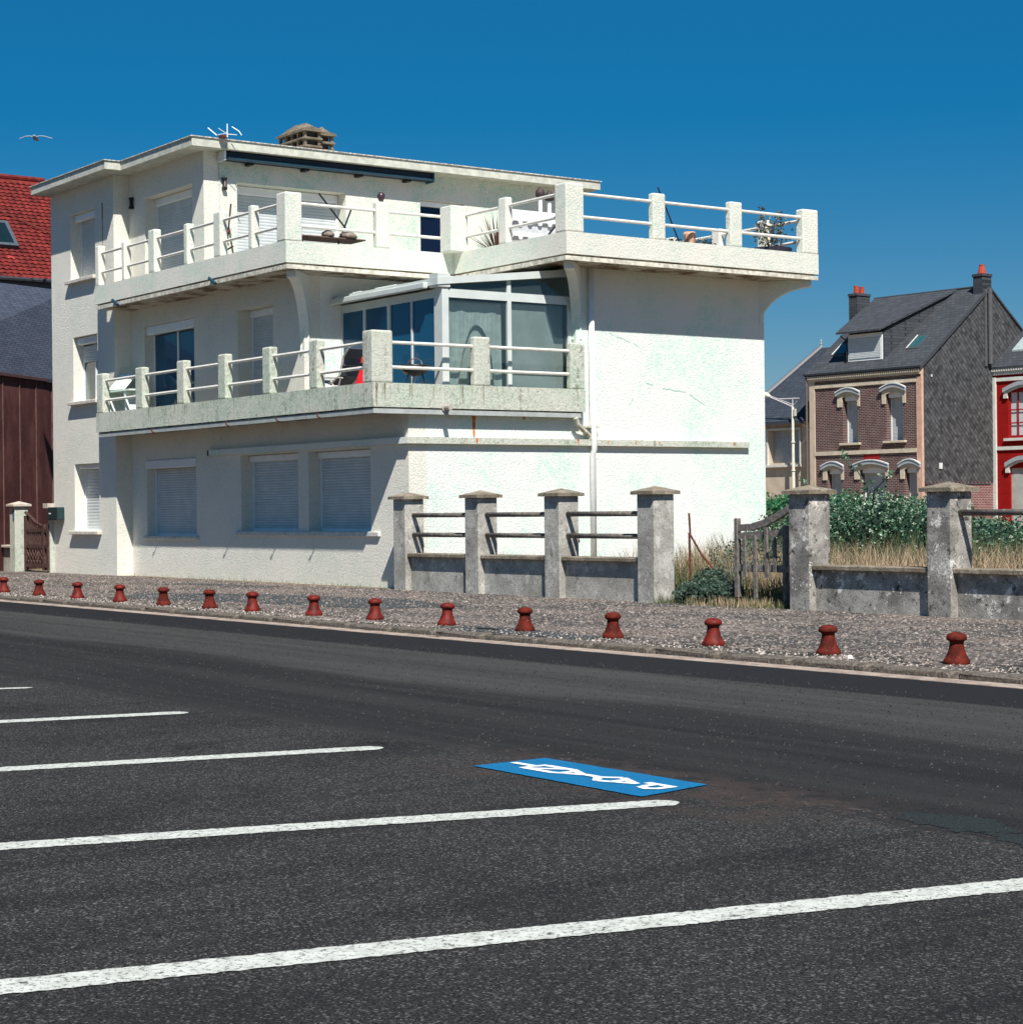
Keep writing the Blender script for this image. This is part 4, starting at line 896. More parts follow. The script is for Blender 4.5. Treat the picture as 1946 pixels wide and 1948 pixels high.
# weathered gate leaf
O_ = (-9.6, -.15, 0); g = thing('garden_gate', 'weathered grey wooden gate leaf with sagging pickets beside the lichened pillar', 'gate', O_)
b = B(O_); b.box(-9.12, -9.04, -.19, -.11, .12, 1.27, .01, 1); b.obj('stile', wood_grey, g); b = B(O_); b.box(-10.12, -10.05, -.19, -.11, .02, 1.16, .01, 1); b.obj('stile', wood_grey, g)
b = B(O_); b.hexa([(-9.12, -.18, .97), (-9.12, -.12, .97), (-10.10, -.12, 1.02), (-10.10, -.18, 1.02)], [(-9.12, -.18, 1.06), (-9.12, -.12, 1.06), (-10.10, -.12, 1.11), (-10.10, -.18, 1.11)]); b.obj('rail', wood_grey, g)
b = B(O_); b.box(-10.45, -9.12, -.18, -.12, .50, .60, .008, 1); b.obj('rail', wood_grey, g)
b = B(O_); P_ = [(-9.12, 1.08), (-9.4, 1.09), (-9.7, 1.16), (-10.0, 1.27), (-10.25, 1.40), (-10.45, 1.47)]
for i in range(5):
    (a0, z0), (a1, z1) = P_[i], P_[i+1]; b.hexa([(a0, -.18, z0), (a0, -.12, z0), (a1, -.12, z1), (a1, -.18, z1)], [(a0, -.18, z0+.10), (a0, -.12, z0+.10), (a1, -.12, z1+.10), (a1, -.18, z1+.10)])
b.obj('brace', wood_grey, g)
for uu, zl, zh in ((-9.32, .42, 1.02), (-9.54, .12, 1.03), (-9.78, .42, 1.14), (-9.95, .5, 1.02)):
    b = B(O_); b.hexa([(uu, -.215, zl), (uu+.06, -.215, zl), (uu+.06, -.185, zl), (uu, -.185, zl)], [(uu+.02, -.215, zh), (uu+.075, -.215, zh), (uu+.075, -.185, zh), (uu+.02, -.185, zh)]); b.obj('picket', wood_grey, g)
# rusty iron stake by the fourth pillar
b = B((-7.9, .3, 0)); b.tube([(-7.72, .1, 1.35), (-7.72, .12, 1.02), (-7.9, .2, .7), (-8.1, .25, .5)], .018, 6); b.tube([(-7.72, .1, 1.05), (-7.74, .1, .3)], .02, 6)
b.single('iron_stake', rust, 'bent rusty iron stake leaning behind the fourth fence pillar', 'stake')
b = B((-4.6, .1, 0)); b.tube([(-4.75, .2, .6), (-4.70, .2, .78), (-4.82, .22, .9), (-4.78, .2, 1.0)], .02, 6); b.single('iron_chain', rust, 'rusty chain hanging behind the third fence pillar', 'chain')

# ================================================================ VEGETATION
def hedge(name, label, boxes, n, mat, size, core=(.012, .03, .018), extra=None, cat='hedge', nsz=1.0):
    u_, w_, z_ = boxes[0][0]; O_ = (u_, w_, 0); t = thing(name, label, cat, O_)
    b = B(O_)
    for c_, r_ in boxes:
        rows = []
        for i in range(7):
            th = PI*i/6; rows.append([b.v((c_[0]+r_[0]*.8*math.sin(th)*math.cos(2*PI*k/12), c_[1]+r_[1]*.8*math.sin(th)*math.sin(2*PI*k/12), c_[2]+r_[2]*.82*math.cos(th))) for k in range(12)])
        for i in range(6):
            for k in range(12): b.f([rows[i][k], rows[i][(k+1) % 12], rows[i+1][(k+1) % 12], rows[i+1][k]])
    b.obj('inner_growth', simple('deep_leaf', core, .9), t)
    b = B(O_); vol = sum(r[0]*r[2] for _, r in boxes)
    for c_, r_ in boxes:
        k = int(n*r_[0]*r_[2]/vol)
        def fn():
            v = Vector((gauss(0, 1), gauss(0, 1), gauss(0, 1))).normalized()*random.uniform(.78, 1.08)
            bump_ = 1+.10*math.sin(v.x*5+c_[0])*math.cos(v.z*6)
            return (c_[0]+v.x*r_[0]*bump_, c_[1]+v.y*r_[1]*bump_, max(.02, c_[2]+v.z*r_[2]*bump_)), v
        leaves(b, k, fn, size)
    b.obj('foliage', mat, t, kind='stuff')
    if extra: extra(t, O_)
    return t
def bramble_extra(t, O_):
    b = B(O_)
    for p in ([(-6.1, 5.6, 1.4), (-6.2, 5.5, 1.75), (-6.05, 5.4, 2.05), (-5.7, 5.4, 2.3)], [(-6.3, 5.5, 1.4), (-6.45, 5.4, 1.7), (-6.9, 5.3, 1.95)], [(-4.3, 5.5, 1.4), (-4.4, 5.5, 1.7), (-4.9, 5.3, 1.85)]):
        b.tube(p, .012, 5)
    b.obj('shoot', weed_m, t)
    b = B(O_)
    for c_ in ((-5.72, 5.4, 2.28), (-5.95, 5.4, 2.1), (-6.2, 5.45, 1.8), (-6.85, 5.3, 1.93), (-4.85, 5.3, 1.85)): leaves(b, 9, blob(c_, (.14, .1, .10)), .10)
    b.obj('foliage_tips', hedge_m, t, kind='stuff')
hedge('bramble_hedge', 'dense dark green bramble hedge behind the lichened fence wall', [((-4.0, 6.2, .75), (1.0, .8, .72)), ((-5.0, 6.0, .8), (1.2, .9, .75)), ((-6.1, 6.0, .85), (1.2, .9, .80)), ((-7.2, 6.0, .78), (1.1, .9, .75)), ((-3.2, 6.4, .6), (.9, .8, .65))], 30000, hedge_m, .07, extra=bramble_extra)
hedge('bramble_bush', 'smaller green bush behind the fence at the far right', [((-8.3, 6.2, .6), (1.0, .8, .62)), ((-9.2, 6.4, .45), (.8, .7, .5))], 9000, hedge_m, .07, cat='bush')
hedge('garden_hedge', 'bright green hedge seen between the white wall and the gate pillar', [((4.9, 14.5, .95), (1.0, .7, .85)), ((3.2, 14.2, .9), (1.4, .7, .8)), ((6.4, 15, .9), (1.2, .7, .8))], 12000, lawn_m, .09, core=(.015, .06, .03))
hedge('weed_clump', 'low dark green weed clump at the foot of the fourth fence pillar', [((-8.3, -.1, .16), (.42, .35, .20)), ((-7.95, .0, .12), (.35, .3, .16)), ((-8.7, -.05, .16), (.28, .25, .17)), ((-8.1, .3, .25), (.5, .3, .25))], 7000, weed_m, .05, cat='weeds')
# grasses
b = B(); 
def gz(u0, u1, w0, w1): return lambda: (random.uniform(u0, u1), random.uniform(w0, w1), -.01)
blades(b, 15000, gz(-19, -3.2, 2.2, 4.9), .25, .92, .008, .7); blades(b, 6000, gz(-19, -9.5, .1, 2.4), .2, .5, .007); blades(b, 5200, gz(-10.2, -7.9, .2, 3.6), .2, .60, .007); blades(b, 700, gz(-10.1, -8.4, -.6, .2), .04, .18, .006)
b.single('dry_grass', straw_m, 'tall dry straw coloured grass filling the yard behind the fence', 'grass', kind='stuff')
b = B()
blades(b, 4200, gz(-19, -3.0, 4.0, 5.3), .6, 1.12, .008, .6); blades(b, 3200, gz(-19, -3.2, 2.2, 4.6), .3, .8, .007, .7); blades(b, 3000, gz(-10.2, -7.8, -.1, 2.6), .15, .55, .007, .6); blades(b, 1400, gz(-7.4, -1, .0, .9), .15, .78, .006, .7); blades(b, 1400, gz(-8.2, -4, .9, 5), .3, .85, .007, .6)
blades(b, 900, gz(-10.3, -7.6, -.6, .1), .05, .18, .006, .7); blades(b, 160, lambda: (random.uniform(0, 12), -.03-abs(gauss(0, .03)), 0), .02, .09, .004, .5)
b.single('green_grass', green_m, 'green grass and weeds at the hedge foot and along the white wall', 'grass', kind='stuff')
# leafy creeper against the white wall
O_ = (-3.6, 2.8, 0); t = thing('creeper', 'trailing bramble with small dark leaves in front of the big white wall', 'plant', O_)
b = B(O_)
for k in range(9):
    p = [(-6.6-random.uniform(0, 1.8), 2.2+random.uniform(-.5, .5), .3)]
    for i in range(5): p.append((p[-1][0]+random.uniform(-.1, .35), p[-1][1]+random.uniform(0, .25), p[-1][2]+random.uniform(.05, .22)*(1 if i < 3 else .3)))
    b.tube(p, .006, 4)
b.obj('stem', weed_m, t)
b = B(O_); leaves(b, 1300, blob((-6.9, 2.2, .55), (1.1, .6, .38)), .055); leaves(b, 240, blob((-7.6, 2.2, .85), (.6, .4, .25)), .05); leaves(b, 120, lambda: ((-7.2-random.uniform(0, 1.4), 2.0, 1.28+random.uniform(-.03, .05)), None), .05); b.obj('foliage', weed_m, t, kind='stuff')
b = B(); b.tube([(-7.55, 2.0, .3), (-7.5, 2.0, 1.0), (-7.48, 2.0, 1.25)], .007, 5); b.lathe([(.005, 1.22), (.02, 1.26), (.018, 1.36), (.003, 1.40)], (-7.48, 2.0), 7)
b.single('reed', simple('reed', (.10, .09, .06), .9), 'thin reed stalk with dark seed head against the white wall', 'plant')

# ================================================================ BRICK HOUSE
KS = (11.18-7.55)/4.77
def roofz(w, z0=7.55, w0=0): return z0+KS*(w-w0)
BH = thing('brick_house', 'red brown brick house with slate hung gable and dormer', 'house', F=FH)
hops = [(3.55, 4.42, 4.26, 6.40), (1.0, 1.93, 4.28, 6.42), (4.54, 5.36, .9, 3.15), (2.0, 3.45, .2, 3.15), (.15, .93, .9, 3.12)]
b = B(); b.wall([0, 6.4]+[o[i] for o in hops for i in (0, 1)], [-.3, 7.5]+[o[i] for o in hops for i in (2, 3)], lambda a, z: not any(o[0] < a < o[1] and o[2] < z < o[3] for o in hops), 0, .42); b.obj('wall', brick_m, BH)
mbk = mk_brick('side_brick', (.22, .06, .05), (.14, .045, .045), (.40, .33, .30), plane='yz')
b = B(); b.prism([(.42, -.3), (9.5, -.3), (9.5, 7.5), (4.77, roofz(4.77)-.12), (.42, roofz(.42)-.12)], 'u', 0, .3); b.obj('wall', mbk, BH)
b = B(); b.prism([(.42, -.3), (9.5, -.3), (9.5, 7.5), (4.77, roofz(4.77)-.12), (.42, roofz(.42)-.12)], 'u', 6.1, 6.4); b.obj('wall', mbk, BH)
b = B(); b.box(.3, 6.1, 9.2, 9.5, -.3, 7.5); b.obj('wall', brick_m, BH)
# slates on the gable: diamonds, each its own tilted piece, joined
b = B(); b.box(-.03, -.002, .0, 4.74, 2.35, 2.40); sz = .17; r_ = 0; z = 2.40
b2 = B()
while z < 11.2:
    off = (r_ % 2)*sz*.75; w = -.0+off
    while w < 9.4:
        topz = min(roofz(w), roofz(4.77)-KS*(w-4.77))-.06
        if z+.11 < topz and w > .05:
            b2.shade = random.choice((.6, .8, .9, 1, 1, 1.05, 1.2, 1.35)); h_ = .15; j = random.uniform(-.004, .004)
            b2.quad((-.028+j, w, z-h_*.1), (-.016, w+sz*.75, z+h_*.75), (-.006, w, z+h_*1.6), (-.016+j, w-sz*.75, z+h_*.75))
        w += sz*1.5
    z += .13; r_ += 1
sg = b2.obj('gable_slates', slate_piece, BH, kind='stuff'); b.obj('slate_edging', slate_m, BH)
# trims
b = B(); b.box(0, .24, -.05, 0, -.2, 7.0); b.box(-.04, 0, -.05, .10, -.2, 7.4); b.obj('quoin', pink_stone, BH); b = B(); b.box(6.05, 6.36, -.05, 0, -.2, 7.2); b.obj('quoin', cream_wall, BH)
b = B(); b.box(-.03, 6.43, -.10, 0, 7.10, 7.44); cn = b.obj('cornice', cream, BH)
b = B()
for i in range(54): a = .0+i*.119; b.box(a, a+.06, -.17, -.10, 7.20, 7.33)
b.obj('dentils', cream, cn)
b = B(); b.box(.24, 6.05, -.055, 0, 6.78, 6.93); b.obj('band', cream, BH); b = B(); b.box(.24, 6.05, -.06, 0, 3.74, 3.92); b.obj('band', cream, BH)
b = B(); b.box(2.32, 3.24, -.012, 0, 3.42, 3.735); b.obj('red_panel', simple('red_panel', (.28, .010, .008), .6, .3, 12), BH, label='small bright red panel above the front door')
def house_window(T, a0, a1, z0, z1, lin, sillz=True, cr_=cream, hood=grey_hood, red=False, panes=None):
    l0, l1, lz = lin; n = 10
    b = B(); b.box(a0, a0+.05, .30, .34, z0, z1); b.box(a1-.05, a1, .30, .34, z0, z1); b.box(a0+.05, a1-.05, .10, .30, z1-.25, z1); w = b.obj('window', white_paint, T)
    b = B(); shutter(b, a0+.05, a1-.05, z0+.02, z1-.15, .33, .06); b.obj('roller_shutter', shut_h, w)
    # surround with shouldered arch, then hood
    t = .17; zin = z1-.02; rise = .12; outer = []; inner = []
    for i in range(n+1):
        s_ = i/n; outer.append((l0+.06+(l1-l0-.12)*s_, lz-.16-rise+rise*math.sin(PI*s_)*1.6)); inner.append((a0-.0+(a1-a0)*s_, zin-.10+rise*math.sin(PI*s_)))
    leg = z1-.52
    poly = [(l0+.06, leg)]+outer+[(l1-.06, leg), (a1+.02, leg)]+inner[::-1]+[(a0-.02, leg)]
    b = B(); L1 = [(p[0], -.06, p[1]) for p in poly]; L2 = [(p[0], 0, p[1]) for p in poly]; b.hexa(L1, L2); b.obj('surround', cr_, w)
    hp = [(l0+(l1-l0)*i/n, lz-.10-rise*1.0+rise*math.sin(PI*i/n)*1.7) for i in range(n+1)]; lo_ = [(l1-(l1-l0)*i/n, lz-.26-rise*.9+rise*math.sin(PI*i/n)*1.6) for i in range(n+1)]
    b = B(); b.hexa([(p[0], -.14, p[1]) for p in hp+lo_], [(p[0], -.062, p[1]) for p in hp+lo_]); b.obj('hood', hood, w)
    b = B(); b.hexa([(p[0], -.17, p[1]) for p in hp]+[(p[0], -.17, p[1]+.05) for p in hp[::-1]], [(p[0], -.062, p[1]) for p in hp]+[(p[0], -.062, p[1]+.05) for p in hp[::-1]]); b.obj('hood_edge', simple('hood_white', (.62, .64, .62), .7), w)
    if sillz: b = B(); b.box(a0-.18, a1+.12, -.14, .30, z0-.10, z0, .01, 1); b.obj('sill', cream, w)
    return w
house_window(BH, 3.55, 4.42, 4.26, 6.40, (3.36, 4.76, 6.72)); house_window(BH, 1.0, 1.93, 4.28, 6.42, (.78, 2.2, 6.78))
house_window(BH, 4.54, 5.36, .9, 3.15, (4.33, 5.66, 3.45), False); house_window(BH, 2.0, 3.45, .2, 3.15, (1.77, 3.81, 3.47), False); house_window(BH, .15, .93, .9, 3.12, (.02, 1.22, 3.45), False)
# roof
def slab(name, p, th, mat, T):   # p four points of the upper face
    b = B(); b.hexa(p, [(q[0], q[1], q[2]-th) for q in p]); return b.obj(name, mat, T)
e0 = -.16
rfh = slab('roof', [(-.08, e0, roofz(e0)), (6.55, e0, roofz(e0)), (6.55, 4.77, roofz(4.77)), (-.08, 4.77, roofz(4.77))], .1, slate_m, BH)
slab('rear_roof', [(-.08, 4.775, roofz(4.77)), (6.55, 4.775, roofz(4.77)), (6.55, 9.6, roofz(4.77)-KS*4.83), (-.08, 9.6, roofz(4.77)-KS*4.83)], .1, slate_m, rfh)
b = B(); b.tube([(-.1, 4.77, 11.2), (6.55, 4.77, 11.2)], .06, 6); b.obj('ridge', simple('dark_zinc', (.05, .055, .06), .5), rfh)
b = B(); b.box(-.1, 6.6, -.22, -.16, 7.38, 7.46); b.obj('gutter', simple('dark_gutter', (.03, .035, .04), .5), rfh)
dm = slate_m
b = B(); b.prism([(.5, 7.93), (.5, 9.12), (2.2, 9.55), (2.2, roofz(2.2))], 'u', 2.5, 4.45); do = b.obj('dormer', slate_m, rfh)
b = B(); b.box(2.5, 4.45, .44, .50, 7.92, 9.12); b.obj('dormer_front', white_paint, rfh)
b = B(); shutter(b, 2.58, 4.37, 8.02, 8.98, .42, .07); b.obj('dormer_shutter', shut_m, rfh)
slab('dormer_roof', [(2.36, .08, 9.24), (4.85, .08, 9.24), (6.5, 4.7, 11.2), (1.70, 4.7, 11.2)], .09, slate_m, rfh)
b = B(); b.tube([(4.75, .28, 9.12), (4.7, .35, 9.0), (4.5, .38, 8.9), (4.5, .4, 7.95)], .035, 6); b.obj('dormer_pipe', black, rfh)
# cheek of the dormer closing down to the main roof
b = B(); b.hexa([(2.44, .5, 7.9), (2.44, .5, 9.22), (1.86, 4.3, 10.95), (1.86, 4.3, 10.78)], [(2.52, .5, 7.9), (2.52, .5, 9.22), (1.94, 4.3, 10.95), (1.94, 4.3, 10.78)]); b.obj('dormer_cheek', slate_m, rfh)
def skylight(T, u0_, u1_, w0_, w1_, z0=7.55, wo=0):
    b = B(); dz = .07; f_ = lambda u, w, h: (u, w, roofz(w, z0, wo)+h)
    b.hexa([f_(u0_, w0_, -.02), f_(u1_, w0_, -.02), f_(u1_, w1_, -.02), f_(u0_, w1_, -.02)], [f_(u0_, w0_, dz), f_(u1_, w0_, dz), f_(u1_, w1_, dz), f_(u0_, w1_, dz)]); s_ = b.obj('skylight', simple('skylight_frame', (.07, .075, .08), .5), T)
    b = B(); k = .08; b.hexa([f_(u0_+k, w0_+k, dz+.003), f_(u1_-k, w0_+k, dz+.003), f_(u1_-k, w1_-k, dz+.003), f_(u0_+k, w1_-k, dz+.003)], [f_(u0_+k, w0_+k, dz+.01), f_(u1_-k, w0_+k, dz+.01), f_(u1_-k, w1_-k, dz+.01), f_(u0_+k, w1_-k, dz+.01)])
    b.obj('skylight_glass', simple('skylight_pane', (.03, .10, .11), .1, spec=.8), T)
    b = B(); b.hexa([f_(u1_-.07, w0_, dz+.011), f_(u1_-.02, w0_, dz+.011), f_(u1_-.02, w1_, dz+.011), f_(u1_-.07, w1_, dz+.011)], [f_(u1_-.07, w0_, dz+.03), f_(u1_-.02, w0_, dz+.03), f_(u1_-.02, w1_, dz+.03), f_(u1_-.07, w1_, dz+.03)]); b.obj('skylight_trim', rail_paint, T)
skylight(rfh, .92, 1.62, .96, 1.76); skylight(rfh, 5.15, 5.92, .96, 1.72)
def chimney(T, u0_, u1_, w0_, w1_, z0, z1, pots):
    b = B(); b.box(u0_, u1_, w0_, w1_, z0, z1-.12); b.box(u0_-.04, u1_+.04, w0_-.04, w1_+.04, z1-.12, z1, .01, 1); c_ = b.obj('chimney', slate_m, T)
    for (pu, pw, r1, r2, h) in pots:
        b = B(); b.lathe([(r1, z1), (r1, z1+.03), (r2, z1+h*.8), (r2*1.05, z1+h), (r2*.8, z1+h)], (pu, pw), 12); b.obj('chimney_pot', simple('orange_clay', (.38, .055, .025), .8, .2, 15), c_, smooth=False)
chimney(BH, 6.05, 6.55, 2.95, 3.85, 8.5, 11.32, [(6.3, 3.2, .13, .12, .36), (6.3, 3.58, .12, .11, .34)])
chimney(BH, .0, .5, 4.3, 4.95, 10.3, 11.72, [(.2, 4.55, .2, .12, .42)])
b = B(); b.tube([(-.12, 4.68, 7.7), (-.12, 4.68, 11.05)], .11, 10); b.tube([(-.05, 4.45, 7.6), (-.05, 4.45, 11.0)], .06, 6); b.obj('flue_pipe', simple('flue_grey', (.09, .09, .095), .6), BH)
b = B(); b.hexa([(-.1, -.14, roofz(-.14)-.16), (-.02, -.14, roofz(-.14)-.16), (-.02, 4.77, roofz(4.77)-.16), (-.1, 4.77, roofz(4.77)-.16)], [(-.1, -.14, roofz(-.14)+.02), (-.02, -.14, roofz(-.14)+.02), (-.02, 4.77, roofz(4.77)+.02), (-.1, 4.77, roofz(4.77)+.02)]); b.obj('verge', simple('verge_slate', (.05, .055, .06), .6), BH)
b = B(); b.tube([(6.5, -.1, 7.3), (6.46, -.12, 6.9), (6.46, -.12, .2)], .05, 8); b.obj('downpipe', simple('dark_pipe', (.13, .10, .08), .6), BH)
b = B(); b.box(-.05, -.03, .62, .70, 7.0, 7.1); b.obj('vent', simple('vent_white', (.6, .6, .58), .6), BH)
b = B(); b.box(-.06, -.03, 1.1, 1.32, 3.02, 3.28) ; b.obj('vent', simple('vent_white2', (.6, .6, .58), .6), BH)
# ================================================================ RED HOUSE
RH = thing('red_house', 'bright red painted brick house with white arches at the right edge', 'house', (0, 5.03, 0), F=FH)
RO = (0, 5.03, 0)
b = B(RO); ro = [(-2.6, -.78, 4.42, 6.55), (-2.3, -.85, .1, 3.05)]
b.wall([-6.5, -.0]+[o[i] for o in ro for i in (0, 1)], [-.3, 7.3]+[o[i] for o in ro for i in (2, 3)], lambda a, z: not any(o[0] < a < o[1] and o[2] < z < o[3] for o in ro), 5.03, 5.3); b.obj('wall', brick_red, RH)
b = B(RO); b.box(-6.5, -6.2, 5.3, 13, -.3, 7.3); b.box(-6.2, -.01, 12.7, 13, -.3, 7.3); b.obj('wall', brick_red, RH)
ws = simple('white_stone_trim', (.62, .62, .56), .8, .08, 5)
b = B(RO); b.box(-.16, -.0, 4.93, 5.03, -.2, 7.1); b.box(.0, .16, 4.95, 5.3, -.2, 7.0); b.obj('quoin', ws, RH)
b = B(RO); b.box(-6.5, .1, 4.93, 5.03, 7.2, 7.5); 
for i in range(50): a = .0-i*.13; b.box(a-.07, a, 4.86, 4.93, 7.36, 7.5)
b.obj('cornice', ws, RH)
for z in (6.92, 3.86): b = B(RO); b.box(-6.5, -.16, 4.97, 5.03, z, z+.16); b.obj('band', ws, RH)
redp = simple('red_frame', (.32, .015, .02), .5)
def arch(T, a0, a1, z0, zt, t=.2):
    n = 10; o_, i_ = [], []
    for k in range(n+1):
        s_ = k/n; o_.append((a0-t+(a1-a0+2*t)*s_, zt-.15+.3*math.sin(PI*s_))); i_.append((a0+(a1-a0)*s_, zt-.33+.22*math.sin(PI*s_)))
    pl = [(a0-t, z0)]+o_+[(a1+t, z0), (a1, z0)]+i_[::-1]+[(a0, z0)]
    b = B(RO); b.hexa([(p[0], 4.94, p[1]) for p in pl], [(p[0], 5.03, p[1]) for p in pl]); b.obj('arch', ws, T)
    top = [(p[0], p[1]) for p in o_]; b = B(RO); b.hexa([(p[0], 4.88, p[1]-.16) for p in top]+[(p[0], 4.88, p[1]+.02) for p in top[::-1]], [(p[0], 4.94, p[1]-.16) for p in top]+[(p[0], 4.94, p[1]+.02) for p in top[::-1]]); b.obj('hood', grey_hood, T)
arch(RH, -2.6, -.78, 6.15, 6.72); arch(RH, -2.3, -.85, 2.85, 3.42)
b = B(RO)
b.box(-2.6, -.78, 5.13, 5.17, 4.42, 4.5); b.box(-2.6, -.78, 5.13, 5.17, 6.4, 6.55)
for a in (-2.6, -2.15, -1.7, -1.25, -.84): b.box(a, a+.06, 5.13, 5.17, 4.5, 6.4)
for z in (5.02, 5.60): b.box(-2.6, -.78, 5.12, 5.13, z, z+.06)
wd_ = b.obj('window', redp, RH); b = B(RO); b.box(-2.6, -.78, 5.18, 5.19, 4.45, 6.5); b.obj('pane', shut_m, wd_); b = B(RO); b.box(-2.7, -.6, 4.9, 5.13, 4.26, 4.38); b.obj('sill', ws, wd_)
b = B(RO); b.box(-2.3, -.85, 5.12, 5.16, .1, 3.05); b.obj('door', simple('pale_door', (.42, .42, .38), .7, .1, 3), RH)
rz = lambda w: 7.7+KS*(w-5.03)
slab_ = B(RO); slab_.hexa([(.05, 4.85, rz(4.85)), (-6.6, 4.85, rz(4.85)), (-6.6, 9.3, rz(9.3)), (.05, 9.3, rz(9.3))], [(.05, 4.85, rz(4.85)-.1), (-6.6, 4.85, rz(4.85)-.1), (-6.6, 9.3, rz(9.3)-.1), (.05, 9.3, rz(9.3)-.1)])
slab_.hexa([(.05, 9.31, rz(9.3)), (-6.6, 9.31, rz(9.3)), (-6.6, 13.2, rz(5.4)), (.05, 13.2, rz(5.4))], [(.05, 9.31, rz(9.3)-.1), (-6.6, 9.31, rz(9.3)-.1), (-6.6, 13.2, rz(5.4)-.1), (.05, 13.2, rz(5.4)-.1)])
rr = slab_.obj('roof', slate_m, RH)
b = B(RO); f_ = lambda u, w, h: (u, w, rz(w)+h)
b.hexa([f_(-.45, 5.78, 0), f_(-1.4, 5.78, 0), f_(-1.4, 6.6, 0), f_(-.45, 6.6, 0)], [f_(-.45, 5.78, .07), f_(-1.4, 5.78, .07), f_(-1.4, 6.6, .07), f_(-.45, 6.6, .07)]); b.obj('skylight', simple('pale_skylight', (.35, .42, .40), .3, spec=.6), rr)
# ================================================================ CREAM HOUSE
CH = thing('cream_house', 'low cream rendered house with steep hipped slate roof', 'house', (6.6, .6, 0), F=FH); CO = (6.6, .6, 0)
b = B(CO); b.wall([6.6, 11.0, 7.55, 9.5], [-.3, 5.35, 3.5, 5.02], lambda a, z: not (7.55 < a < 9.5 and 3.5 < z < 5.02), .6, 1.0); b.box(10.7, 11, 1.0, 9, -.3, 5.35); b.box(6.6, 10.7, 8.7, 9, -.3, 5.35); b.obj('wall', cream_wall, CH)
b = B(CO); b.box(7.45, 9.6, .52, .6, 5.02, 5.12); b.box(9.5, 9.6, .52, .6, 3.4, 5.02); b.box(7.45, 7.55, .52, .6, 3.4, 5.02); w = b.obj('window', ws, CH)
b = B(CO); b.box(7.55, 9.5, .92, .96, 3.5, 5.02); b.obj('shutter', simple('grey_shutter', (.30, .33, .35), .6), w); b = B(CO); b.box(7.4, 9.65, .42, .78, 3.3, 3.4); b.obj('sill', ws, w)
b = B(CO)
E1, E2, Rg = (11.45, .3, 5.42), (6.62, .3, 5.42), 9.15
q = [b.v(p) for p in ((11.45, .3, 5.42), (6.62, .3, 5.42), (6.62, 5, Rg), (10.1, 5, Rg), (11.45, 9.5, 5.42), (6.62, 9.5, 5.42), (11.45, .3, 5.30), (6.62, .3, 5.30), (6.62, 9.5, 5.3), (11.45, 9.5, 5.3))]
for f_ in ((0, 1, 2, 3), (3, 2, 5, 4), (0, 3, 4), (0, 1, 7, 6), (6, 7, 8, 9), (0, 6, 9, 4), (4, 5, 8, 9), (1, 7, 8, 5, 2)): b.f([q[i] for i in f_])
cr2 = b.obj('roof', slate_dark, CH)
b = B(CO); b.tube([(11.47, .28, 5.46), (10.1, 5, Rg+.03)], .13, 6); b.obj('hip_cap', simple('hip_zinc', (.09, .09, .10), .5), cr2)
b = B(CO); b.lathe([(.07, 9.15), (.03, 9.3), (.06, 9.36), (.02, 9.42), (.045, 9.48), (.008, 9.56), (.004, 9.68)], (10.1, 5), 8); b.obj('finial', zinc, cr2)
b = B(CO); b.box(6.62, 11.5, .22, .32, 5.26, 5.36); b.obj('gutter', simple('dark_gutter2', (.05, .055, .06), .5), cr2)
b = B(CO); b.tube([(7.1, .3, 5.3), (6.95, .4, 5.1), (6.6, .5, 4.75)], .04, 6); b.tube([(7.35, .55, 4.35), (7.2, .55, 4.5), (7.0, .5, 4.9)], .03, 6); b.obj('downpipe', white_paint, CH)
# street lamp
LO = (7.56, .15, 0); lp = thing('street_lamp', 'tall cream street lamp in front of the cream house', 'street lamp', LO, F=FH)
b = B(LO); b.tube([(7.56, .15, 0), (7.56, .15, 6.05)], [.085, .06], 10); b.tube([(7.56, .15, 4.4), (7.56, .15, 4.44)], .11, 10); b.tube([(7.56, .15, 3.1), (7.56, .15, 3.14)], .11, 10); b.obj('pole', simple('cream_lamp_paint', (.70, .68, .55), .5), lp)
b = B(LO); b.tube([(7.56, .15, 6.05), (9.05, .15, 6.60)], .03, 6); b.tube([(7.56, .15, 6.15), (8.95, .15, 6.62)], .018, 6); b.tube([(8.5, .15, 6.45), (7.15, .15, 6.42)], .025, 6); b.tube([(7.56, .15, 6.05), (7.56, .15, 6.42)], .02, 6); b.tube([(7.56, .15, 6.08), (7.3, .15, 6.3)], .015, 6); b.obj('arm', simple('lamp_arm', (.66, .6, .58), .5), lp)
b = B(LO); b.tube([(8.95, .15, 6.60), (9.15, .15, 6.66), (9.4, .15, 6.70), (9.62, .15, 6.66)], [.05, .13, .16, .06], 12); b.obj('lamp_head', simple('lamp_shell', (.62, .60, .50), .4), lp, smooth=True)
b = B(LO); b.box(7.36, 7.48, .08, .20, 5.6, 5.95, .02); b.obj('speaker', simple('small_box', (.5, .46, .38), .5), lp)
# distant white picket fence
PO = (-9.0, 22, 0); pf = thing('picket_fence', 'short white picket fence beyond the bush at the right edge', 'fence', PO)
for i in range(14):
    uu = .3-i*.16; b = B(PO); b.prism([(uu, .1), (uu+.10, .1), (uu+.10, 1.5), (uu+.05, 1.58), (uu, 1.5)], 'w', 22, 22.03); b.obj('picket', white_paint, pf)
for z in (.5, 1.2): b = B(PO); b.box(-2, .45, 22.03, 22.07, z, z+.08); b.obj('rail', white_paint, pf)

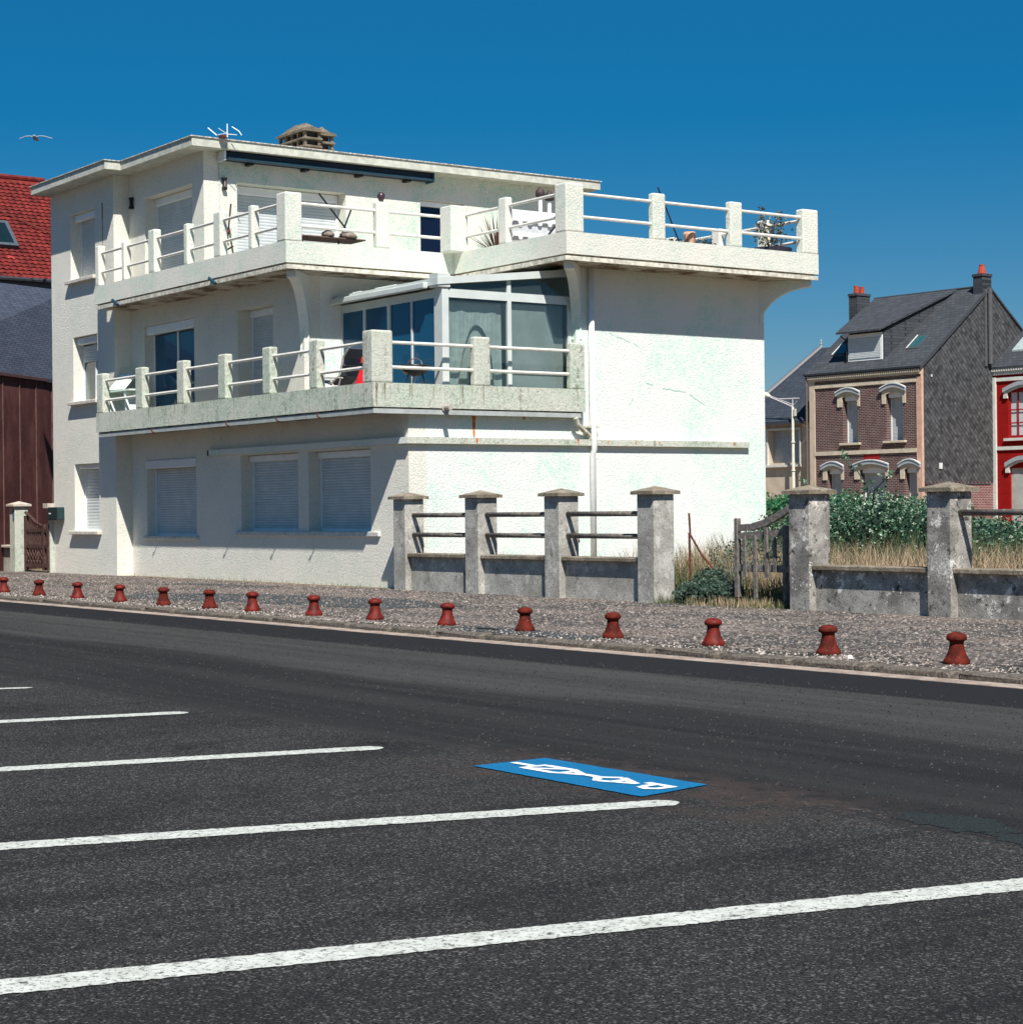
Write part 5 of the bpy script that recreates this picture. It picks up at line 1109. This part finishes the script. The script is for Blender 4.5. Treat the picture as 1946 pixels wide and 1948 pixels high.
# ================================================================ LEFT NEIGHBOURS
FL = Frame((0, 0, 0), 0)   # plain world frame: u = -x, w = y
def W(x, y, z): return (-x, y, z)
p0, p1 = Vector((-13.5, 48.9, 0)), Vector((-12.30, 54.2, 0)); dv = (p1-p0).normalized(); pback = p0-dv*3.0
LO_ = (13, 51, 0)
SH = thing('clad_house', 'house clad in dark brown boards with slate roof left of the white building', 'house', LO_, F=FL)
tot = (p1-pback).length; npl = 9; sp_ = tot/npl; batten_m = simple('batten', (.19, .11, .10), .8, .3, 4)
nrm = Vector((dv.y, -dv.x, 0))
for i in range(npl):
    a, e = pback+dv*(i*sp_+.012), pback+dv*((i+1)*sp_-.012); j = random.uniform(0, .012)
    zt = 5.04; b = B(LO_)
    A = [a+nrm*j, e+nrm*j, e-nrm*.06, a-nrm*.06]; b.hexa([W(q.x, q.y, -.1) for q in A], [W(q.x, q.y, zt) for q in A]); b.obj('board', clad_m, SH)
    b = B(LO_); A = [a-dv*.028+nrm*.012, a+dv*.006+nrm*.012, a+dv*.006+nrm*.022, a-dv*.028+nrm*.022]; b.hexa([W(q.x, q.y, -.1) for q in A], [W(q.x, q.y, zt) for q in A]); b.obj('batten', batten_m, SH)
b = B(LO_); A = [pback-nrm*.062, p1-nrm*.062, p1-nrm*5, pback-nrm*5]; b.hexa([W(q.x, q.y, -.1) for q in A], [W(q.x, q.y, 5.0) for q in A]); b.obj('wall', clad_m, SH)
b = B(LO_); A = [pback+nrm*.08, p1+nrm*.08, p1-nrm*.05, pback-nrm*.05]; b.hexa([W(q.x, q.y, 5.045) for q in A], [W(q.x, q.y, 5.12) for q in A]); b.obj('fascia', simple('dark_fascia', (.10, .045, .04), .6), SH)
b = B(LO_); A = [(-14.4, 46.5, 5.125), (-12.22, 53.9, 5.125), (-12.72, 56.6, 7.9), (-15.4, 52.2, 7.9)]
b.hexa([W(*q) for q in A], [W(q[0], q[1], q[2]-.1) for q in A]); sr_ = b.obj('roof', slate_blue, SH)
b = B(LO_); b.quad(W(-13.75, 49.6, 5.45), W(-13.35, 50.9, 5.45), W(-13.6, 51.7, 6.3), W(-14.0, 50.4, 6.3)); b.obj('skylight', black, sr_)
# red tiled house
e_ = math.radians(38); de = Vector((math.cos(e_), math.sin(e_), 0)); dn = Vector((-de.y, de.x, 0))
P0 = Vector((-14.85, 57.2, 0)); ZE = 8.43
LO2 = (14, 58, 0); TH = thing('tiled_house', 'house with bright red tiled roof at the left picture edge', 'house', LO2, F=FL)
a, e = P0-de*3, P0+de*3.0
b = B(LO2); A = [a+dn*.25, e+dn*.25, e+dn*9, a+dn*9]; b.hexa([W(q.x, q.y, -.1) for q in A], [W(q.x, q.y, ZE-.1) for q in A]); b.obj('wall', simple('brown_house_wall', (.10, .06, .055), .9, .2, 4), TH)
b = B(LO2); A = [a-dn*.05, e-dn*.05, e+dn*.25, a+dn*.25]; b.hexa([W(q.x, q.y, ZE-.42) for q in A], [W(q.x, q.y, ZE-.10) for q in A]); b.obj('fascia', simple('grey_fascia', (.13, .11, .105), .7), TH)
b = B(LO2); g0, g1 = a-dn*.12, e-dn*.12; b.tube([W(g0.x, g0.y, ZE-.06), W(g1.x, g1.y, ZE-.06)], .07, 8); b.obj('gutter', simple('dark_gutter3', (.035, .04, .045), .5), TH)
pa = math.radians(45); up_ = dn*math.cos(pa)+Vector((0, 0, math.sin(pa))); nr = de.cross(up_); nr = nr if nr.z > 0 else -nr
LR = 5.05; a3 = Vector((a.x, a.y, ZE)); rl = (e-a).length
b = B(LO2); A = [a3, a3+de*rl, a3+de*rl+up_*LR, a3+up_*LR]; A2 = [q-nr*.12 for q in A]; b.hexa([W(*q) for q in A], [W(*q) for q in A2])
q0 = a3+up_*LR; A = [q0, q0+de*rl, q0+de*rl+dn*4-Vector((0, 0, 4)), q0+dn*4-Vector((0, 0, 4))]; b.hexa([W(*q) for q in A], [W(*(q-Vector((0, 0, .1)))) for q in A])
rt2 = b.obj('roof', tile_m, TH)
b = B(LO2); tw, thh = .205, .175; nc, nr_ = int(rl/tw), int(LR/thh)
for j in range(nr_):
    for i in range(nc):
        o = a3+de*(i*tw)+up_*(j*thh-.03); b.shade = random.choice((.75, .85, 1, 1, 1.1, 1.2)) if random.random() > .012 else 2.2
        pr = None; jt = random.uniform(-.004, .004)
        for k in range(5):
            s_ = k/4; h = .022*math.sin(s_*2*PI-.6)+.03+jt
            q = (o+de*(tw*s_)+nr*(h+.022), o+de*(tw*s_)+up_*(thh*1.1)+nr*h*.6, o+de*(tw*s_)+nr*(h-.012))
            q = [b.v(W(*p)) for p in q]
            if pr: b.f([pr[0], q[0], q[1], pr[1]]); b.f([pr[2], q[2], q[0], pr[0]])
            pr = q
b.obj('roof_tiles', tile_m, TH, kind='stuff')
b = B(LO2); b.tube([W(*(q0+nr*.02)), W(*(q0+de*rl+nr*.02))], .09, 8); b.obj('ridge', tile_m, TH)
def roofq(s0, s1, t0, t1, h0, h1):
    A = [a3+de*s0+up_*t0, a3+de*s1+up_*t0, a3+de*s1+up_*t1, a3+de*s0+up_*t1]; return [W(*(q+nr*h0)) for q in A], [W(*(q+nr*h1)) for q in A]
b = B(LO2); b.hexa(*roofq(2.5, 3.95, 1.35, 2.55, .02, .16)); sk = b.obj('skylight', simple('grey_skylight', (.07, .085, .10), .5), TH)
b = B(LO2); b.hexa(*roofq(2.62, 3.83, 1.47, 2.43, .161, .17)); b.obj('skylight_glass', simple('dark_pane', (.006, .018, .024), .35, spec=.15), sk)
b = B(LO2); k0 = a3+de*2.9+up_*3.8+nr*.11; k1 = a3+de*5.6+up_*1.9+nr*.11; b.tube([W(*k0), W(*k1)], .018, 6); b.obj('lightning_cable', simple('copper_cable', (.14, .03, .02), .6), TH)
b = B(LO2); b.hexa(*roofq(3.35, 3.5, 4.0, 4.2, .05, .2)); b.obj('roof_vent', black, TH)

# ================================================================ GULL
GO = (13.22, 54.77, 12.0); gu = thing('seagull', 'white gull gliding with spread wings in the sky at upper left', 'bird', GO, F=FL)
gm = simple('gull_white', (.26, .30, .35), .8); gg = simple('gull_grey', (.30, .33, .36), .8)
b = B(GO); b.tube([W(-13.22, 54.55, 12.02), W(-13.22, 54.62, 12.03), W(-13.22, 54.77, 12.0), W(-13.22, 54.95, 11.99), W(-13.22, 55.08, 12.0)], [.01, .04, .07, .045, .03], 8); b.obj('body', gm, gu, smooth=True)
for sg_ in (-1, 1):
    b = B(GO); pts = [(.03, 0, .03, .12), (.18, -.03, .065, .12), (.33, -.02, .05, .10), (.47, .05, -.005, .07), (.58, .10, -.05, .01)]; pr = None
    for x_, y_, z_, ch in [(p[0]*.8, p[1], p[2]*.45, p[3]*.5) for p in pts]:
        q = [b.v(W(-13.22+sg_*x_, 54.72+y_, 12.01+z_)), b.v(W(-13.22+sg_*x_, 54.72+y_+ch, 12.005+z_)), b.v(W(-13.22+sg_*x_, 54.72+y_+ch*.3, 12.03+z_))]
        if pr: b.f([pr[0], q[0], q[2], pr[2]]); b.f([pr[2], q[2], q[1], pr[1]]); b.f([pr[1], q[1], q[0], pr[0]])
        pr = q
    b.obj('wing', gm, gu)
